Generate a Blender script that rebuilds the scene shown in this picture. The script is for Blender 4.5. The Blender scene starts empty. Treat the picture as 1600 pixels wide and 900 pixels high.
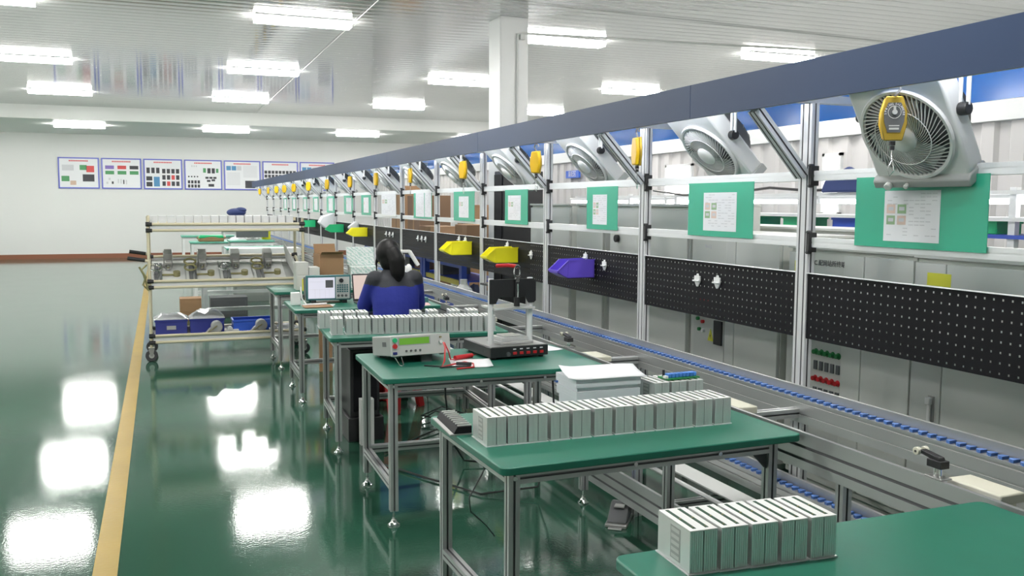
import bpy, bmesh, math, random
from mathutils import Matrix, Vector, Euler

# ------------------------------------------------------------------ camera, light, exposure
scene = bpy.context.scene
COL = scene.collection
scene.view_settings.view_transform = 'Standard'
scene.view_settings.look = 'None'
scene.view_settings.exposure = 0.0
scene.view_settings.gamma = 1.0
scene.view_settings.use_curve_mapping = False
try:
    scene.cycles.use_denoising = True
    scene.cycles.max_bounces = 8
    scene.cycles.diffuse_bounces = 5
    scene.cycles.glossy_bounces = 5
    scene.cycles.sample_clamp_indirect = 6.0
    scene.cycles.blur_glossy = 0.5
    scene.cycles.caustics_reflective = False
    scene.cycles.caustics_refractive = False
except Exception:
    pass

CAM_H = 1.6
YAW, PITCH, ROLL = 0.369076, 0.0922919, -0.0048962
fwd = Vector((math.sin(YAW)*math.cos(PITCH), math.cos(YAW)*math.cos(PITCH), -math.sin(PITCH)))
rgt = Vector((math.cos(YAW), -math.sin(YAW), 0))
dwn = fwd.cross(rgt)
r2 = math.cos(ROLL)*rgt + math.sin(ROLL)*dwn
d2 = -math.sin(ROLL)*rgt + math.cos(ROLL)*dwn
cam_data = bpy.data.cameras.new('camera')
cam_data.sensor_width = 36.0
cam_data.lens = 1420.2*36.0/1600.0
cam_data.clip_start = 0.05
cam = bpy.data.objects.new('camera', cam_data)
cam.matrix_world = Matrix(((r2.x, -d2.x, -fwd.x, 0), (r2.y, -d2.y, -fwd.y, 0), (r2.z, -d2.z, -fwd.z, CAM_H), (0, 0, 0, 1)))
COL.objects.link(cam)
scene.camera = cam

LIGHT_E = 82.0      # ceiling lamp diffusers
TUBE_E = 34.0        # tubes under the line's canopy
world = bpy.data.worlds.new('world'); scene.world = world
world.use_nodes = True
world.node_tree.nodes['Background'].inputs[0].default_value = (0.8, 0.9, 1.0, 1)
world.node_tree.nodes['Background'].inputs[1].default_value = 1.0

# ------------------------------------------------------------------ materials
def mat(name, col, rough=0.5, metal=0.0, spec=0.5, emit=None, es=0.0, noise=None, bump=None, coat=0.0, alpha=1.0, trans=0.0):
    m = bpy.data.materials.new(name); m.use_nodes = True
    nt = m.node_tree; b = nt.nodes['Principled BSDF']
    b.inputs['Base Color'].default_value = (*col, 1)
    b.inputs['Roughness'].default_value = rough
    b.inputs['Metallic'].default_value = metal
    b.inputs['Specular IOR Level'].default_value = spec
    if coat: b.inputs['Coat Weight'].default_value = coat; b.inputs['Coat Roughness'].default_value = 0.06
    if trans: b.inputs['Transmission Weight'].default_value = trans
    if alpha < 1: b.inputs['Alpha'].default_value = alpha
    if emit:
        b.inputs['Emission Color'].default_value = (*emit, 1); b.inputs['Emission Strength'].default_value = es
    if noise or bump:
        tc = nt.nodes.new('ShaderNodeTexCoord')
    if noise:
        sc, amt = noise[0], noise[1]
        mp = nt.nodes.new('ShaderNodeMapping')
        if len(noise) > 2: mp.inputs['Scale'].default_value = noise[2]
        nt.links.new(tc.outputs['Object'], mp.inputs[0])
        n = nt.nodes.new('ShaderNodeTexNoise'); n.inputs['Scale'].default_value = sc; n.inputs['Detail'].default_value = 4
        nt.links.new(mp.outputs[0], n.inputs['Vector'])
        mx = nt.nodes.new('ShaderNodeMix'); mx.data_type = 'RGBA'
        mx.inputs[6].default_value = (*[c*(1-amt) for c in col], 1)
        mx.inputs[7].default_value = (*[min(1, c*(1+amt)) for c in col], 1)
        nt.links.new(n.outputs['Fac'], mx.inputs[0]); nt.links.new(mx.outputs[2], b.inputs['Base Color'])
    if bump:
        sc, st, dist = bump[0], bump[1], bump[2]
        mp2 = nt.nodes.new('ShaderNodeMapping')
        if len(bump) > 3: mp2.inputs['Scale'].default_value = bump[3]
        nt.links.new(tc.outputs['Object'], mp2.inputs[0])
        n2 = nt.nodes.new('ShaderNodeTexNoise'); n2.inputs['Scale'].default_value = sc; n2.inputs['Detail'].default_value = 3
        nt.links.new(mp2.outputs[0], n2.inputs['Vector'])
        bp = nt.nodes.new('ShaderNodeBump'); bp.inputs['Strength'].default_value = st; bp.inputs['Distance'].default_value = dist
        nt.links.new(n2.outputs['Fac'], bp.inputs['Height']); nt.links.new(bp.outputs[0], b.inputs['Normal'])
    return m

M = {}
M['floor'] = mat('green_epoxy', (0.026, 0.092, 0.058), 0.09, spec=0.6, noise=(1.3, 0.35), bump=(75, 0.12, 0.002))
M['yellow_line'] = mat('yellow_floor_paint', (0.36, 0.245, 0.045), 0.35, spec=0.12, noise=(3, 0.15), bump=(40, 0.2, 0.004))
M['wall'] = mat('white_wall_paint', (0.73, 0.73, 0.72), 0.6, noise=(0.8, 0.02))
M['ceiling'] = mat('glossy_ceiling_strip', (0.46, 0.465, 0.455), 0.09, metal=0.25, spec=0.9, coat=0.6)
M['beamwhite'] = mat('beam_paint', (0.82, 0.82, 0.80), 0.4)
M['column'] = mat('column_paint', (0.67, 0.68, 0.67), 0.4)
M['wood'] = mat('brown_skirting', (0.23, 0.08, 0.04), 0.4)
M['corrug'] = mat('corrugated_panel', (0.56, 0.545, 0.54), 0.5)
M['alu'] = mat('lit_aluminium', (0.70, 0.71, 0.72), 0.40, metal=0.3, noise=(6, 0.03))  # brightened copy: canopy light on the posts put into the colour
M['alu_m'] = mat('unlit_aluminium', (0.56, 0.57, 0.57), 0.33, metal=0.72, noise=(6, 0.04))  # darker copy for conveyor and benches, without the canopy light in its colour
M['alu_b'] = mat('bright_aluminium', (0.84, 0.85, 0.86), 0.35, metal=0.2)
M['alu_dark'] = mat('aluminium_slot_shade', (0.17, 0.17, 0.18), 0.6)  # slot walls coloured dark, groove shade put into the colour
M['caseal'] = mat('extruded_case_aluminium', (0.76, 0.775, 0.765), 0.28, metal=0.42)
M['chrome'] = mat('chrome', (0.85, 0.85, 0.85), 0.12, metal=1.0)
M['steel'] = mat('grey_steel', (0.42, 0.42, 0.41), 0.4, metal=0.7)
M['tablegreen'] = mat('green_table_mat', (0.015, 0.15, 0.10), 0.38, spec=0.45, noise=(14, 0.07))
M['tablegreen2'] = mat('pale_green_table_mat', (0.12, 0.42, 0.31), 0.4)
M['white'] = mat('white_plastic', (0.80, 0.80, 0.79), 0.35)
M['whitepaint'] = mat('white_painted_steel', (0.78, 0.79, 0.79), 0.3)
M['paper'] = mat('paper', (0.82, 0.82, 0.85), 0.7)
M['paper2'] = mat('paper_edges', (0.70, 0.71, 0.76), 0.8, noise=(60, 0.08, (0.05, 0.05, 3)))
M['cream'] = mat('cream_pipe', (0.66, 0.60, 0.43), 0.35)
M['creamplastic'] = mat('cream_plastic', (0.72, 0.70, 0.58), 0.4)
M['black'] = mat('black_plastic', (0.018, 0.018, 0.02), 0.4)
M['blackpaint'] = mat('black_powder_coat', (0.008, 0.008, 0.010), 0.55, spec=0.15)
M['rubber'] = mat('dark_rubber', (0.05, 0.05, 0.055), 0.6)
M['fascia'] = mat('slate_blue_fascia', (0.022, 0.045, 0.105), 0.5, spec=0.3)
M['fasciablue'] = mat('lit_blue_fascia', (0.045, 0.20, 0.62), 0.22)  # far fascia's inner face: tube light put into a brighter blue than the slate
M['green'] = mat('green_board', (0.045, 0.42, 0.27), 0.25)
M['greenbin'] = mat('green_bin_plastic', (0.02, 0.50, 0.20), 0.35)
M['yellow'] = mat('yellow_bin_plastic', (0.85, 0.78, 0.02), 0.35)
M['purple'] = mat('violet_bin_plastic', (0.13, 0.08, 0.58), 0.35)
M['bluebin'] = mat('blue_crate_plastic', (0.03, 0.10, 0.52), 0.35)
M['navy'] = mat('navy_crate_plastic', (0.025, 0.035, 0.22), 0.4)
M['rackblue'] = mat('blue_rack_paint', (0.05, 0.10, 0.48), 0.4)
M['rackyellow'] = mat('yellow_rack_beam', (0.65, 0.55, 0.08), 0.4)
M['red'] = mat('red_plastic', (0.55, 0.02, 0.025), 0.35)
M['orange'] = mat('yellow_enamel', (0.85, 0.52, 0.01), 0.3)
M['gold'] = mat('brass_plate', (0.50, 0.34, 0.05), 0.3, metal=0.6)
M['cabinet'] = mat('grey_cabinet_paint', (0.66, 0.67, 0.63), 0.45)
M['cabinet2'] = mat('pale_cabinet_paint', (0.60, 0.61, 0.58), 0.45)
M['cabdark'] = mat('cabinet_recess', (0.15, 0.155, 0.15), 0.6)
M['labelyellow'] = mat('yellow_sticker', (0.72, 0.70, 0.06), 0.5)
M['card'] = mat('cardboard', (0.32, 0.19, 0.10), 0.8, noise=(4, 0.12))
M['carddark'] = mat('brown_cardboard', (0.20, 0.12, 0.07), 0.8)
M['pcbgreen'] = mat('circuit_board', (0.02, 0.22, 0.06), 0.4)
M['slotgreen'] = mat('dark_board_slot', (0.015, 0.06, 0.03), 0.5)
M['compblue'] = mat('blue_component', (0.06, 0.22, 0.65), 0.3)
M['chainblue'] = mat('blue_chain_plastic', (0.07, 0.17, 0.46), 0.45)
M['grey'] = mat('grey_plastic', (0.36, 0.37, 0.36), 0.45)
M['lightgrey'] = mat('light_grey_plastic', (0.56, 0.57, 0.55), 0.4)
M['darkgrey'] = mat('dark_grey_plastic', (0.10, 0.105, 0.11), 0.45)
M['fandark'] = mat('fan_opening_shade', (0.16, 0.16, 0.18), 0.6)
M['fanblade'] = mat('fan_blade', (0.50, 0.50, 0.52), 0.35)
M['lamp'] = mat('lamp_diffuser', (1, 1, 1), 0.5, emit=(1.0, 0.985, 0.95), es=LIGHT_E)
M['tube'] = mat('tube_lamp', (1, 1, 1), 0.5, emit=(0.97, 0.98, 1.0), es=TUBE_E)
M['tube_b'] = mat('tube_lamp_other_line', (1, 1, 1), 0.5, emit=(0.97, 0.98, 1.0), es=10.0)
M['window'] = mat('window_daylight', (1, 1, 1), 0.5, emit=(1.0, 0.96, 0.9), es=2.5)
M['screen'] = mat('lit_screen', (0.1, 0.1, 0.1), 0.3, emit=(0.80, 0.80, 0.92), es=0.85)
M['screenpink'] = mat('lit_laptop_screen', (0.1, 0.1, 0.1), 0.3, emit=(0.85, 0.66, 0.58), es=0.75)
M['lcd'] = mat('lcd_window', (0.10, 0.28, 0.03), 0.3, emit=(0.16, 0.38, 0.03), es=0.35)
M['teal'] = mat('teal_plastic', (0.05, 0.16, 0.17), 0.4)
M['clear'] = mat('clear_acrylic', (0.86, 0.87, 0.87), 0.2, trans=0.35)
M['bag'] = mat('plastic_bag', (0.80, 0.82, 0.85), 0.2, trans=0.35)
M['posterblue'] = mat('poster_border', (0.12, 0.14, 0.55), 0.4)
M['signblue'] = mat('sign_blue', (0.03, 0.12, 0.60), 0.4)
M['ink'] = mat('ink', (0.06, 0.06, 0.07), 0.7)
M['inkgrey'] = mat('grey_ink', (0.62, 0.62, 0.65), 0.7)
M['inkred'] = mat('red_ink', (0.70, 0.10, 0.10), 0.7)
M['inkgreen'] = mat('photo_green', (0.10, 0.32, 0.14), 0.7)
M['photogreen'] = mat('pale_photo_green', (0.30, 0.45, 0.26), 0.7)
M['phototan'] = mat('pale_photo_tan', (0.72, 0.55, 0.48), 0.7)
M['inkpurple'] = mat('photo_purple', (0.25, 0.18, 0.5), 0.7)
M['inktan'] = mat('photo_tan', (0.62, 0.45, 0.36), 0.7)
M['inkblue'] = mat('photo_blue', (0.10, 0.28, 0.5), 0.7)
M['pink'] = mat('pink_paper', (0.80, 0.50, 0.52), 0.7)
M['skin'] = mat('skin', (0.55, 0.33, 0.24), 0.5)
M['hair'] = mat('black_hair', (0.005, 0.0045, 0.005), 0.5, spec=0.25, bump=(60, 0.5, 0.004, (1, 1, 0.15)))
M['jacket'] = mat('blue_work_jacket', (0.018, 0.030, 0.28), 0.8, bump=(9, 0.35, 0.02))
M['yoke'] = mat('charcoal_yoke', (0.035, 0.037, 0.045), 0.8, bump=(9, 0.3, 0.02))
M['trousers'] = mat('dark_trousers', (0.02, 0.025, 0.06), 0.8)
M['pattern'] = mat('mottled_foam', (0.68, 0.74, 0.72), 0.6)
M['olive'] = mat('olive_brass', (0.30, 0.28, 0.14), 0.4, metal=0.6)
M['cloth'] = mat('dark_blue_cloth', (0.03, 0.05, 0.16), 0.8)

# floor: low-frequency colour, slightly uneven gloss
nt = M['floor'].node_tree
b = nt.nodes['Principled BSDF']
tc = nt.nodes.new('ShaderNodeTexCoord'); n = nt.nodes.new('ShaderNodeTexNoise'); n.inputs['Scale'].default_value = 2.2; n.inputs['Detail'].default_value = 5
rmp = nt.nodes.new('ShaderNodeMapRange'); rmp.inputs[3].default_value = 0.03; rmp.inputs[4].default_value = 0.11
nt.links.new(tc.outputs['Object'], n.inputs['Vector']); nt.links.new(n.outputs['Fac'], rmp.inputs[0]); nt.links.new(rmp.outputs[0], b.inputs['Roughness'])
# mottled foam: diagonal teal dashes
nt = M['pattern'].node_tree; b = nt.nodes['Principled BSDF']
tc = nt.nodes.new('ShaderNodeTexCoord'); wv = nt.nodes.new('ShaderNodeTexWave'); wv.inputs['Scale'].default_value = 14; wv.inputs['Distortion'].default_value = 6; wv.inputs['Detail Scale'].default_value = 3
wv.bands_direction = 'DIAGONAL'
cr = nt.nodes.new('ShaderNodeValToRGB'); cr.color_ramp.elements[0].color = (0.45, 0.62, 0.58, 1); cr.color_ramp.elements[1].color = (0.78, 0.81, 0.80, 1)
cr.color_ramp.elements[0].position = 0.15; cr.color_ramp.elements[1].position = 0.5
nt.links.new(tc.outputs['Object'], wv.inputs['Vector']); nt.links.new(wv.outputs['Fac'], cr.inputs[0]); nt.links.new(cr.outputs[0], b.inputs['Base Color'])

# ------------------------------------------------------------------ mesh helpers
class MB:
    def __init__(s): s.v = []; s.f = []; s.mi = []
    def face(s, ids, mi=0): s.f.append(tuple(ids)); s.mi.append(mi)
    def mark(s): return len(s.v)
    def xf(s, start, mx):
        for i in range(start, len(s.v)): s.v[i] = tuple(mx @ Vector(s.v[i]))
    def box(s, x0, x1, y0, y1, z0, z1, mi=0):
        k = len(s.v)
        s.v += [(x0, y0, z0), (x1, y0, z0), (x1, y1, z0), (x0, y1, z0), (x0, y0, z1), (x1, y0, z1), (x1, y1, z1), (x0, y1, z1)]
        for q in ((3, 2, 1, 0), (4, 5, 6, 7), (0, 1, 5, 4), (1, 2, 6, 5), (2, 3, 7, 6), (3, 0, 4, 7)): s.face([k+i for i in q], mi)
    def prism(s, poly, axis, a, b, mi=0, capmi=None):
        k = len(s.v); n = len(poly)
        for t in (a, b):
            for p, q in poly:
                s.v.append((t, p, q) if axis == 'x' else (p, t, q) if axis == 'y' else (p, q, t))
        for i in range(n):
            j = (i+1) % n; s.face((k+i, k+j, k+n+j, k+n+i), mi)
        s.face([k+i for i in range(n)][::-1], mi if capmi is None else capmi); s.face([k+n+i for i in range(n)], mi if capmi is None else capmi)
    def cyl(s, p0, p1, r, n=10, r2=None, mi=0):
        p0 = Vector(p0); p1 = Vector(p1); d = (p1-p0).normalized()
        a = d.orthogonal().normalized(); bb = d.cross(a); k = len(s.v); r2 = r if r2 is None else r2
        for c, rr in ((p0, r), (p1, r2)):
            for i in range(n):
                t = 2*math.pi*i/n; s.v.append(tuple(c + a*rr*math.cos(t) + bb*rr*math.sin(t)))
        for i in range(n):
            j = (i+1) % n; s.face((k+i, k+j, k+n+j, k+n+i), mi)
        s.face([k+i for i in range(n)][::-1], mi); s.face([k+n+i for i in range(n)], mi)
    def tube(s, pts, r, n=8, mi=0):
        pts = [Vector(p) for p in pts]; k = len(s.v); prev = None
        for i, p in enumerate(pts):
            d = (pts[min(i+1, len(pts)-1)] - pts[max(i-1, 0)]).normalized()
            a = d.orthogonal().normalized() if prev is None else (prev - d*prev.dot(d)).normalized()
            prev = a; bb = d.cross(a)
            for j in range(n):
                t = 2*math.pi*j/n; s.v.append(tuple(p + a*r*math.cos(t) + bb*r*math.sin(t)))
        for i in range(len(pts)-1):
            for j in range(n):
                q = (j+1) % n; s.face((k+i*n+j, k+i*n+q, k+(i+1)*n+q, k+(i+1)*n+j), mi)
        s.face([k+j for j in range(n)][::-1], mi); s.face([k+(len(pts)-1)*n+j for j in range(n)], mi)
    def lathe(s, prof, n=16, mx=None, mi=0):
        k = len(s.v)
        for r, z in prof:
            for j in range(n):
                t = 2*math.pi*j/n; s.v.append((r*math.cos(t), r*math.sin(t), z))
        for i in range(len(prof)-1):
            for j in range(n):
                q = (j+1) % n; s.face((k+i*n+j, k+i*n+q, k+(i+1)*n+q, k+(i+1)*n+j), mi)
        if prof[0][0] > 1e-6: s.face([k+j for j in range(n)][::-1], mi)
        if prof[-1][0] > 1e-6: s.face([k+(len(prof)-1)*n+j for j in range(n)], mi)
        if mx is not None: s.xf(k, mx)
    def ring(s, c, r, rt, n=28, m=6, mx=None, mi=0, a0=0, a1=2*math.pi):
        full = abs(a1-a0-2*math.pi) < 1e-6; k = len(s.v); nn = n if full else n+1
        for i in range(nn):
            t = a0 + (a1-a0)*i/n
            for j in range(m):
                u = 2*math.pi*j/m; rr = r + rt*math.cos(u)
                s.v.append((c[0]+rr*math.cos(t), c[1]+rr*math.sin(t), c[2]+rt*math.sin(u)))
        for i in range(n):
            i2 = (i+1) % nn
            for j in range(m):
                q = (j+1) % m; s.face((k+i*m+j, k+i2*m+j, k+i2*m+q, k+i*m+q), mi)
        if mx is not None: s.xf(k, mx)
    def quad(s, a, b, c, d, mi=0):
        k = len(s.v); s.v += [tuple(a), tuple(b), tuple(c), tuple(d)]; s.face((k, k+1, k+2, k+3), mi)
    def ball(s, c, rx, ry, rz, n=14, m=9, mi=0):
        k = len(s.v)
        prof = [(math.sin(math.pi*i/m), -math.cos(math.pi*i/m)) for i in range(m+1)]
        s.lathe([(max(r, 1e-4), z) for r, z in prof], n, Matrix.Translation(c) @ Matrix.Diagonal((rx, ry, rz, 1)), mi)
    def ext(s, axis, a, b, cu, cv, w, h, mi=0, slots=True, mis=None):
        """aluminium extrusion along an axis with T-slot grooves; (cu,cv) centre, w,h section"""
        g, dp = 0.0042, 0.010
        def side(L):
            k = max(1, round(L/0.04)); return [(-L/2 + L*(i+0.5)/k) for i in range(k)]
        poly = []
        hw, hh = w/2, h/2
        dark = set()
        def addside(p0, dirv, inn, L):
            poly.append((p0[0], p0[1]))
            if slots:
                for c in side(L):
                    t = c + L/2
                    dark.update((len(poly), len(poly)+1, len(poly)+2))
                    for tt, d in ((t-g, 0), (t-g, dp), (t+g, dp), (t+g, 0)):
                        poly.append((p0[0]+dirv[0]*tt+inn[0]*d, p0[1]+dirv[1]*tt+inn[1]*d))
        addside((-hw, -hh), (1, 0), (0, 1), w); addside((hw, -hh), (0, 1), (-1, 0), h)
        addside((hw, hh), (-1, 0), (0, -1), w); addside((-hw, hh), (0, -1), (1, 0), h)
        f0 = len(s.f); s.prism([(p+cu, q+cv) for p, q in poly], axis, a, b, mi)
        for i in dark: s.mi[f0+i] = 1
    def build(s, name, mats, parent=None, bevel=0.0, smooth=35, loc=None, off=None, seg=2, solid=0.0):
        """off: subtract this point from every vertex (shape given in room coordinates, object placed by its parent or loc)"""
        if not isinstance(mats, (list, tuple)): mats = [mats]
        if len(mats) == 1 and 1 in s.mi: mats = [mats[0], 'alu_dark']
        me = bpy.data.meshes.new(name)
        vs = s.v if off is None else [(x-off[0], y-off[1], z-off[2]) for x, y, z in s.v]
        me.from_pydata(vs, [], s.f); me.update()
        for m in mats: me.materials.append(M[m])
        for p, i in zip(me.polygons, s.mi): p.material_index = i
        bm = bmesh.new(); bm.from_mesh(me); bmesh.ops.recalc_face_normals(bm, faces=bm.faces); bm.to_mesh(me); bm.free()
        if smooth:
            for p in me.polygons: p.use_smooth = True
            me.set_sharp_from_angle(angle=math.radians(smooth))
        o = bpy.data.objects.new(name, me); COL.objects.link(o)
        if parent is not None: o.parent = parent
        if loc is not None: o.location = loc
        if solid:
            md = o.modifiers.new('thickness', 'SOLIDIFY'); md.thickness = solid; md.offset = 0
        if bevel:
            md = o.modifiers.new('bevel', 'BEVEL'); md.width = bevel; md.segments = seg; md.limit_method = 'ANGLE'; md.angle_limit = math.radians(40)
            md.harden_normals = False
        return o

def tag(o, label=None, cat=None, group=None, kind=None):
    if label: o['label'] = label
    if cat: o['category'] = cat
    if group: o['group'] = group
    if kind: o['kind'] = kind
    return o
def empty(name, loc=(0, 0, 0), rot=(0, 0, 0), label=None, cat=None, group=None):
    o = bpy.data.objects.new(name, None); o.empty_display_size = 0.05
    COL.objects.link(o); o.location = loc; o.rotation_euler = rot
    return tag(o, label, cat, group)
def dup(root, loc=None, rot=None, label=None, group=None):
    def cp(o, par):
        c = o.copy(); COL.objects.link(c); c.parent = par
        for ch in list(o.children): cp(ch, c)
        return c
    r = cp(root, None)
    if loc is not None: r.location = loc
    if rot is not None: r.rotation_euler = rot
    if label: r['label'] = label
    if group: r['group'] = group
    return r
def struct(mb, name, mats, **k):
    return tag(mb.build(name, mats, **k), kind='structure')
def text_obj(body, size, mx, mname, name, parent=None, extrude=0.0004, align='CENTER', off=None):
    cu = bpy.data.curves.new(name, 'FONT'); cu.body = body; cu.size = size; cu.align_x = align; cu.align_y = 'CENTER'; cu.extrude = extrude
    tmp = bpy.data.objects.new(name + '_src', cu); COL.objects.link(tmp)
    bpy.context.view_layer.update()
    dg = bpy.context.evaluated_depsgraph_get()
    me = bpy.data.meshes.new_from_object(tmp.evaluated_get(dg))
    bpy.data.objects.remove(tmp); bpy.data.curves.remove(cu)
    m2 = mx if off is None else Matrix.Translation(-Vector(off)) @ mx
    me.transform(m2); me.materials.clear(); me.materials.append(M[mname])
    o = bpy.data.objects.new(name, me); COL.objects.link(o)
    if parent is not None: o.parent = parent
    return o
def basis(xa, ya, org):
    xa = Vector(xa).normalized(); ya = Vector(ya).normalized(); za = xa.cross(ya)
    return Matrix(((xa.x, ya.x, za.x, org[0]), (xa.y, ya.y, za.y, org[1]), (xa.z, ya.z, za.z, org[2]), (0, 0, 0, 1)))
ORD = ['first', 'second', 'third', 'fourth', 'fifth', 'sixth', 'seventh', 'eighth', 'ninth', 'tenth', 'eleventh', 'twelfth', 'thirteenth', 'fourteenth', 'fifteenth', 'sixteenth', 'seventeenth', 'eighteenth']
R = math.radians
rnd = random.Random(4)

# ------------------------------------------------------------------ the room
X0, X1, Y0, Y1, H = -7.2, 10.6, -3.5, 28.4, 3.8
YS, HB = 23.5, 3.49          # the ceiling steps down towards the back wall
m = MB(); m.box(X0, X1, Y0, Y1, -0.1, 0); struct(m, 'floor', 'floor', smooth=0)
m = MB(); m.box(-0.315, -0.215, Y0+0.02, 26.5, 0.0, 0.002); struct(m, 'floor_marking_line', 'yellow_line', smooth=0)
# ceiling of narrow glossy strips running across the hall
m = MB(); pitch = 0.2; y = Y0; prof = []
while y < YS - 0.01:
    prof += [(y, H+0.010), (y+0.006, H+0.010)]
    for i in range(5):
        t = i/4; prof.append((y+0.012+t*(pitch-0.012), H - 0.0007*(1-(2*t-1)**2)))
    y += pitch
k = 0
for (yy, zz) in prof: m.v += [(X0, yy, zz), (X1, yy, zz)]
for i in range(len(prof)-1): m.face((2*i, 2*i+1, 2*i+3, 2*i+2))
struct(m, 'ceiling', 'ceiling', smooth=30)
m = MB(); m.box(X0, X1, Y0, Y1, H+0.02, H+0.12); struct(m, 'ceiling_slab', 'wall', smooth=0)
m = MB(); m.box(X0, X1, Y1, Y1+0.15, 0, H); struct(m, 'wall_back', 'wall', smooth=0)
m = MB(); m.box(X0-0.15, X0, Y0, Y1, 0, H); struct(m, 'wall_left', 'wall', smooth=0)
m = MB(); m.box(X1, X1+0.15, Y0, Y1, 0, H); struct(m, 'wall_right', 'wall', smooth=0)
m = MB(); m.box(X0, X1, Y0-0.15, Y0, 0, H); struct(m, 'wall_front', 'wall', smooth=0)
m = MB(); m.box(X0, X1, Y1-0.02, Y1-0.001, 0, 0.13); struct(m, 'baseboard_back', 'wood', smooth=0)
m = MB(); m.box(X0, X1, YS, Y1, HB, H+0.01); struct(m, 'ceiling_rear', 'beamwhite', smooth=0)
m = MB(); m.box(3.80, 4.16, 10.25, 10.65, 0, H+0.005); struct(m, 'column', 'column', bevel=0.012)
# corrugated partition behind the line, lower than the ceiling
m = MB(); PX = 6.3; prof = []; y = 3.0
while y < Y1:
    prof += [(PX, y), (PX, y+0.12), (PX+0.03, y+0.15), (PX+0.03, y+0.25)]; y += 0.28
for (px, py) in prof: m.v += [(px, py, 0), (px, py, 2.28)]
for i in range(len(prof)-1): m.face((2*i, 2*i+2, 2*i+3, 2*i+1))
m.box(PX+0.031, PX+0.08, 3.0, Y1, 0, 2.28)
struct(m, 'wall_partition', 'corrug', smooth=0)
m = MB(); m.box(PX-0.03, PX+0.1, 3.0, Y1, 2.28, 2.75); struct(m, 'trim_partition', 'whitepaint', bevel=0.005)
for i, (ya, yb) in enumerate(((7.25, 7.52), (9.95, 10.6))):
    w = tag(empty('window_%d' % (i+1), (PX-0.02, (ya+yb)/2, 1.55)), kind='structure')
    m = MB()
    for a, b, c, d in ((ya, ya+0.03, 1.5, 2.12), (yb-0.03, yb, 1.5, 2.12), (ya, yb, 1.5, 1.53), (ya, yb, 2.09, 2.12)): m.box(PX-0.035, PX+0.0, a, b, c, d)
    m.build('window_frame', 'whitepaint', w, off=w.location)
    m = MB(); m.box(PX-0.02, PX-0.008, ya+0.03, yb-0.03, 1.53, 2.09); m.build('window_pane', 'window', w, off=w.location)
# conduit on the column and along the ceiling
m = MB(); m.tube([(4.01, 10.228, 1.0), (4.01, 10.228, 3.52), (4.01, 10.228, 3.60), (4.07, 10.228, 3.615), (10.4, 10.228, 3.73)], 0.014)
m.box(4.04, 4.10, 10.20, 10.249, 3.54, 3.60)
tag(m.build('cable_conduit', 'lightgrey'), 'thin pale cable conduit running up the white column and across the ceiling', 'conduit')
m = MB(); m.tube([(2.27, 5.0, 3.785), (2.27, 23.4, 3.785)], 0.004)
tag(m.build('ceiling_cable', 'lightgrey'), 'thin white cable along the ceiling beside the lamp row above the floor aisle', 'cable')

# ceiling lamps
def make_lamp():
    r = empty('ceiling_lamp', (0, 0, H))
    m = MB(); m.prism([(-0.13, 0), (0.13, 0), (0.13, -0.012), (-0.13, -0.012)], 'x', -0.565, 0.565); m.build('lamp_housing', 'whitepaint', r)
    m = MB(); m.prism([(-0.12, -0.012), (0.12, -0.012), (0.10, -0.075), (-0.10, -0.075)], 'x', -0.565, 0.565); m.build('lamp_diffuser', 'lamp', r, smooth=0)
    return r
lp = make_lamp(); first = True
colname = {-5.2: 'far side aisle', -1.77: 'side aisle', 1.67: 'benches', 5.1: 'line cabinets', 8.55: 'far bay'}
rowname = ['right overhead before the beam row begins', 'nearest in view', 'third', 'fourth', 'fifth', 'beyond the cross beam']
for j, yy in enumerate((2.3, 6.8, 11.3, 15.8, 20.3, 24.9)):
    for xx in (-5.2, -1.77, 1.67, 5.1, 8.55):
        o = lp if first else dup(lp)
        first = False
        o.location = (xx, yy, (H if yy < YS else HB)-0.003)
        tag(o, ('glowing white ceiling lamp over the %s, %s row from the camera end' % (colname[xx], ORD[j])) if j < 5 else 'glowing white ceiling lamp on the lower rear ceiling, over the %s' % colname[xx], 'ceiling lamp', 'ceiling lamps in rows')

# ------------------------------------------------------------------ the long assembly line (frame)
XP = 2.78                       # post centre line
POSTS = [3.43+1.5*k for k in range(-1, 16)]      # 1.93 ... 25.93
line = empty('assembly_line_frame', (XP, 1.93, 0), label='long aluminium profile frame of the assembly line with slate blue top', cat='assembly line')
LO = (XP, 1.93, 0)
for y in POSTS:
    m = MB(); m.ext('z', 0.0, 2.06, XP, y, 0.04, 0.08); m.build('post', 'alu', line, off=LO, smooth=0)
    m = MB(); m.box(XP-0.322, XP+0.322, y-0.02, y+0.02, 2.062, 2.10); m.build('top_arm', 'alu', line, off=LO, bevel=0.002)
    # brace leaning from the post towards the workers' side
    m = MB(); L = math.hypot(0.27, 0.29)
    m.ext('z', 0, L, 0, 0, 0.045, 0.06)
    ang = -math.atan2(0.27, 0.29)
    m.xf(0, Matrix.Translation((XP-0.03, y, 1.735)) @ Matrix.Rotation(ang, 4, 'Y'))
    m.build('brace', 'alu', line, off=LO, smooth=0)
for ya, yb in zip(POSTS[:-1], POSTS[1:]):
    for z in (1.733, 1.432):
        m = MB(); m.ext('y', ya+0.04, yb-0.04, XP, z, 0.03, 0.045, slots=False); m.box(XP-0.0165, XP-0.0149, ya+0.041, yb-0.041, z+0.004, z+0.021); m.box(XP-0.0165, XP-0.0149, ya+0.041, yb-0.041, z-0.021, z-0.004); m.build('rail', 'alu_b', line, off=LO, smooth=0)
        m = MB(); m.box(XP-0.032, XP+0.012, yb-0.062, yb-0.041, z-0.045, z+0.045)
        m.cyl((XP-0.037, yb-0.052, z+0.046), (XP-0.01, yb-0.052, z+0.046), 0.008, 8); m.cyl((XP-0.037, yb-0.052, z-0.046), (XP-0.01, yb-0.052, z-0.046), 0.008, 8)
        m.build('bracket', 'black', line, off=LO, bevel=0.002)
YE = 26.6
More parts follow.
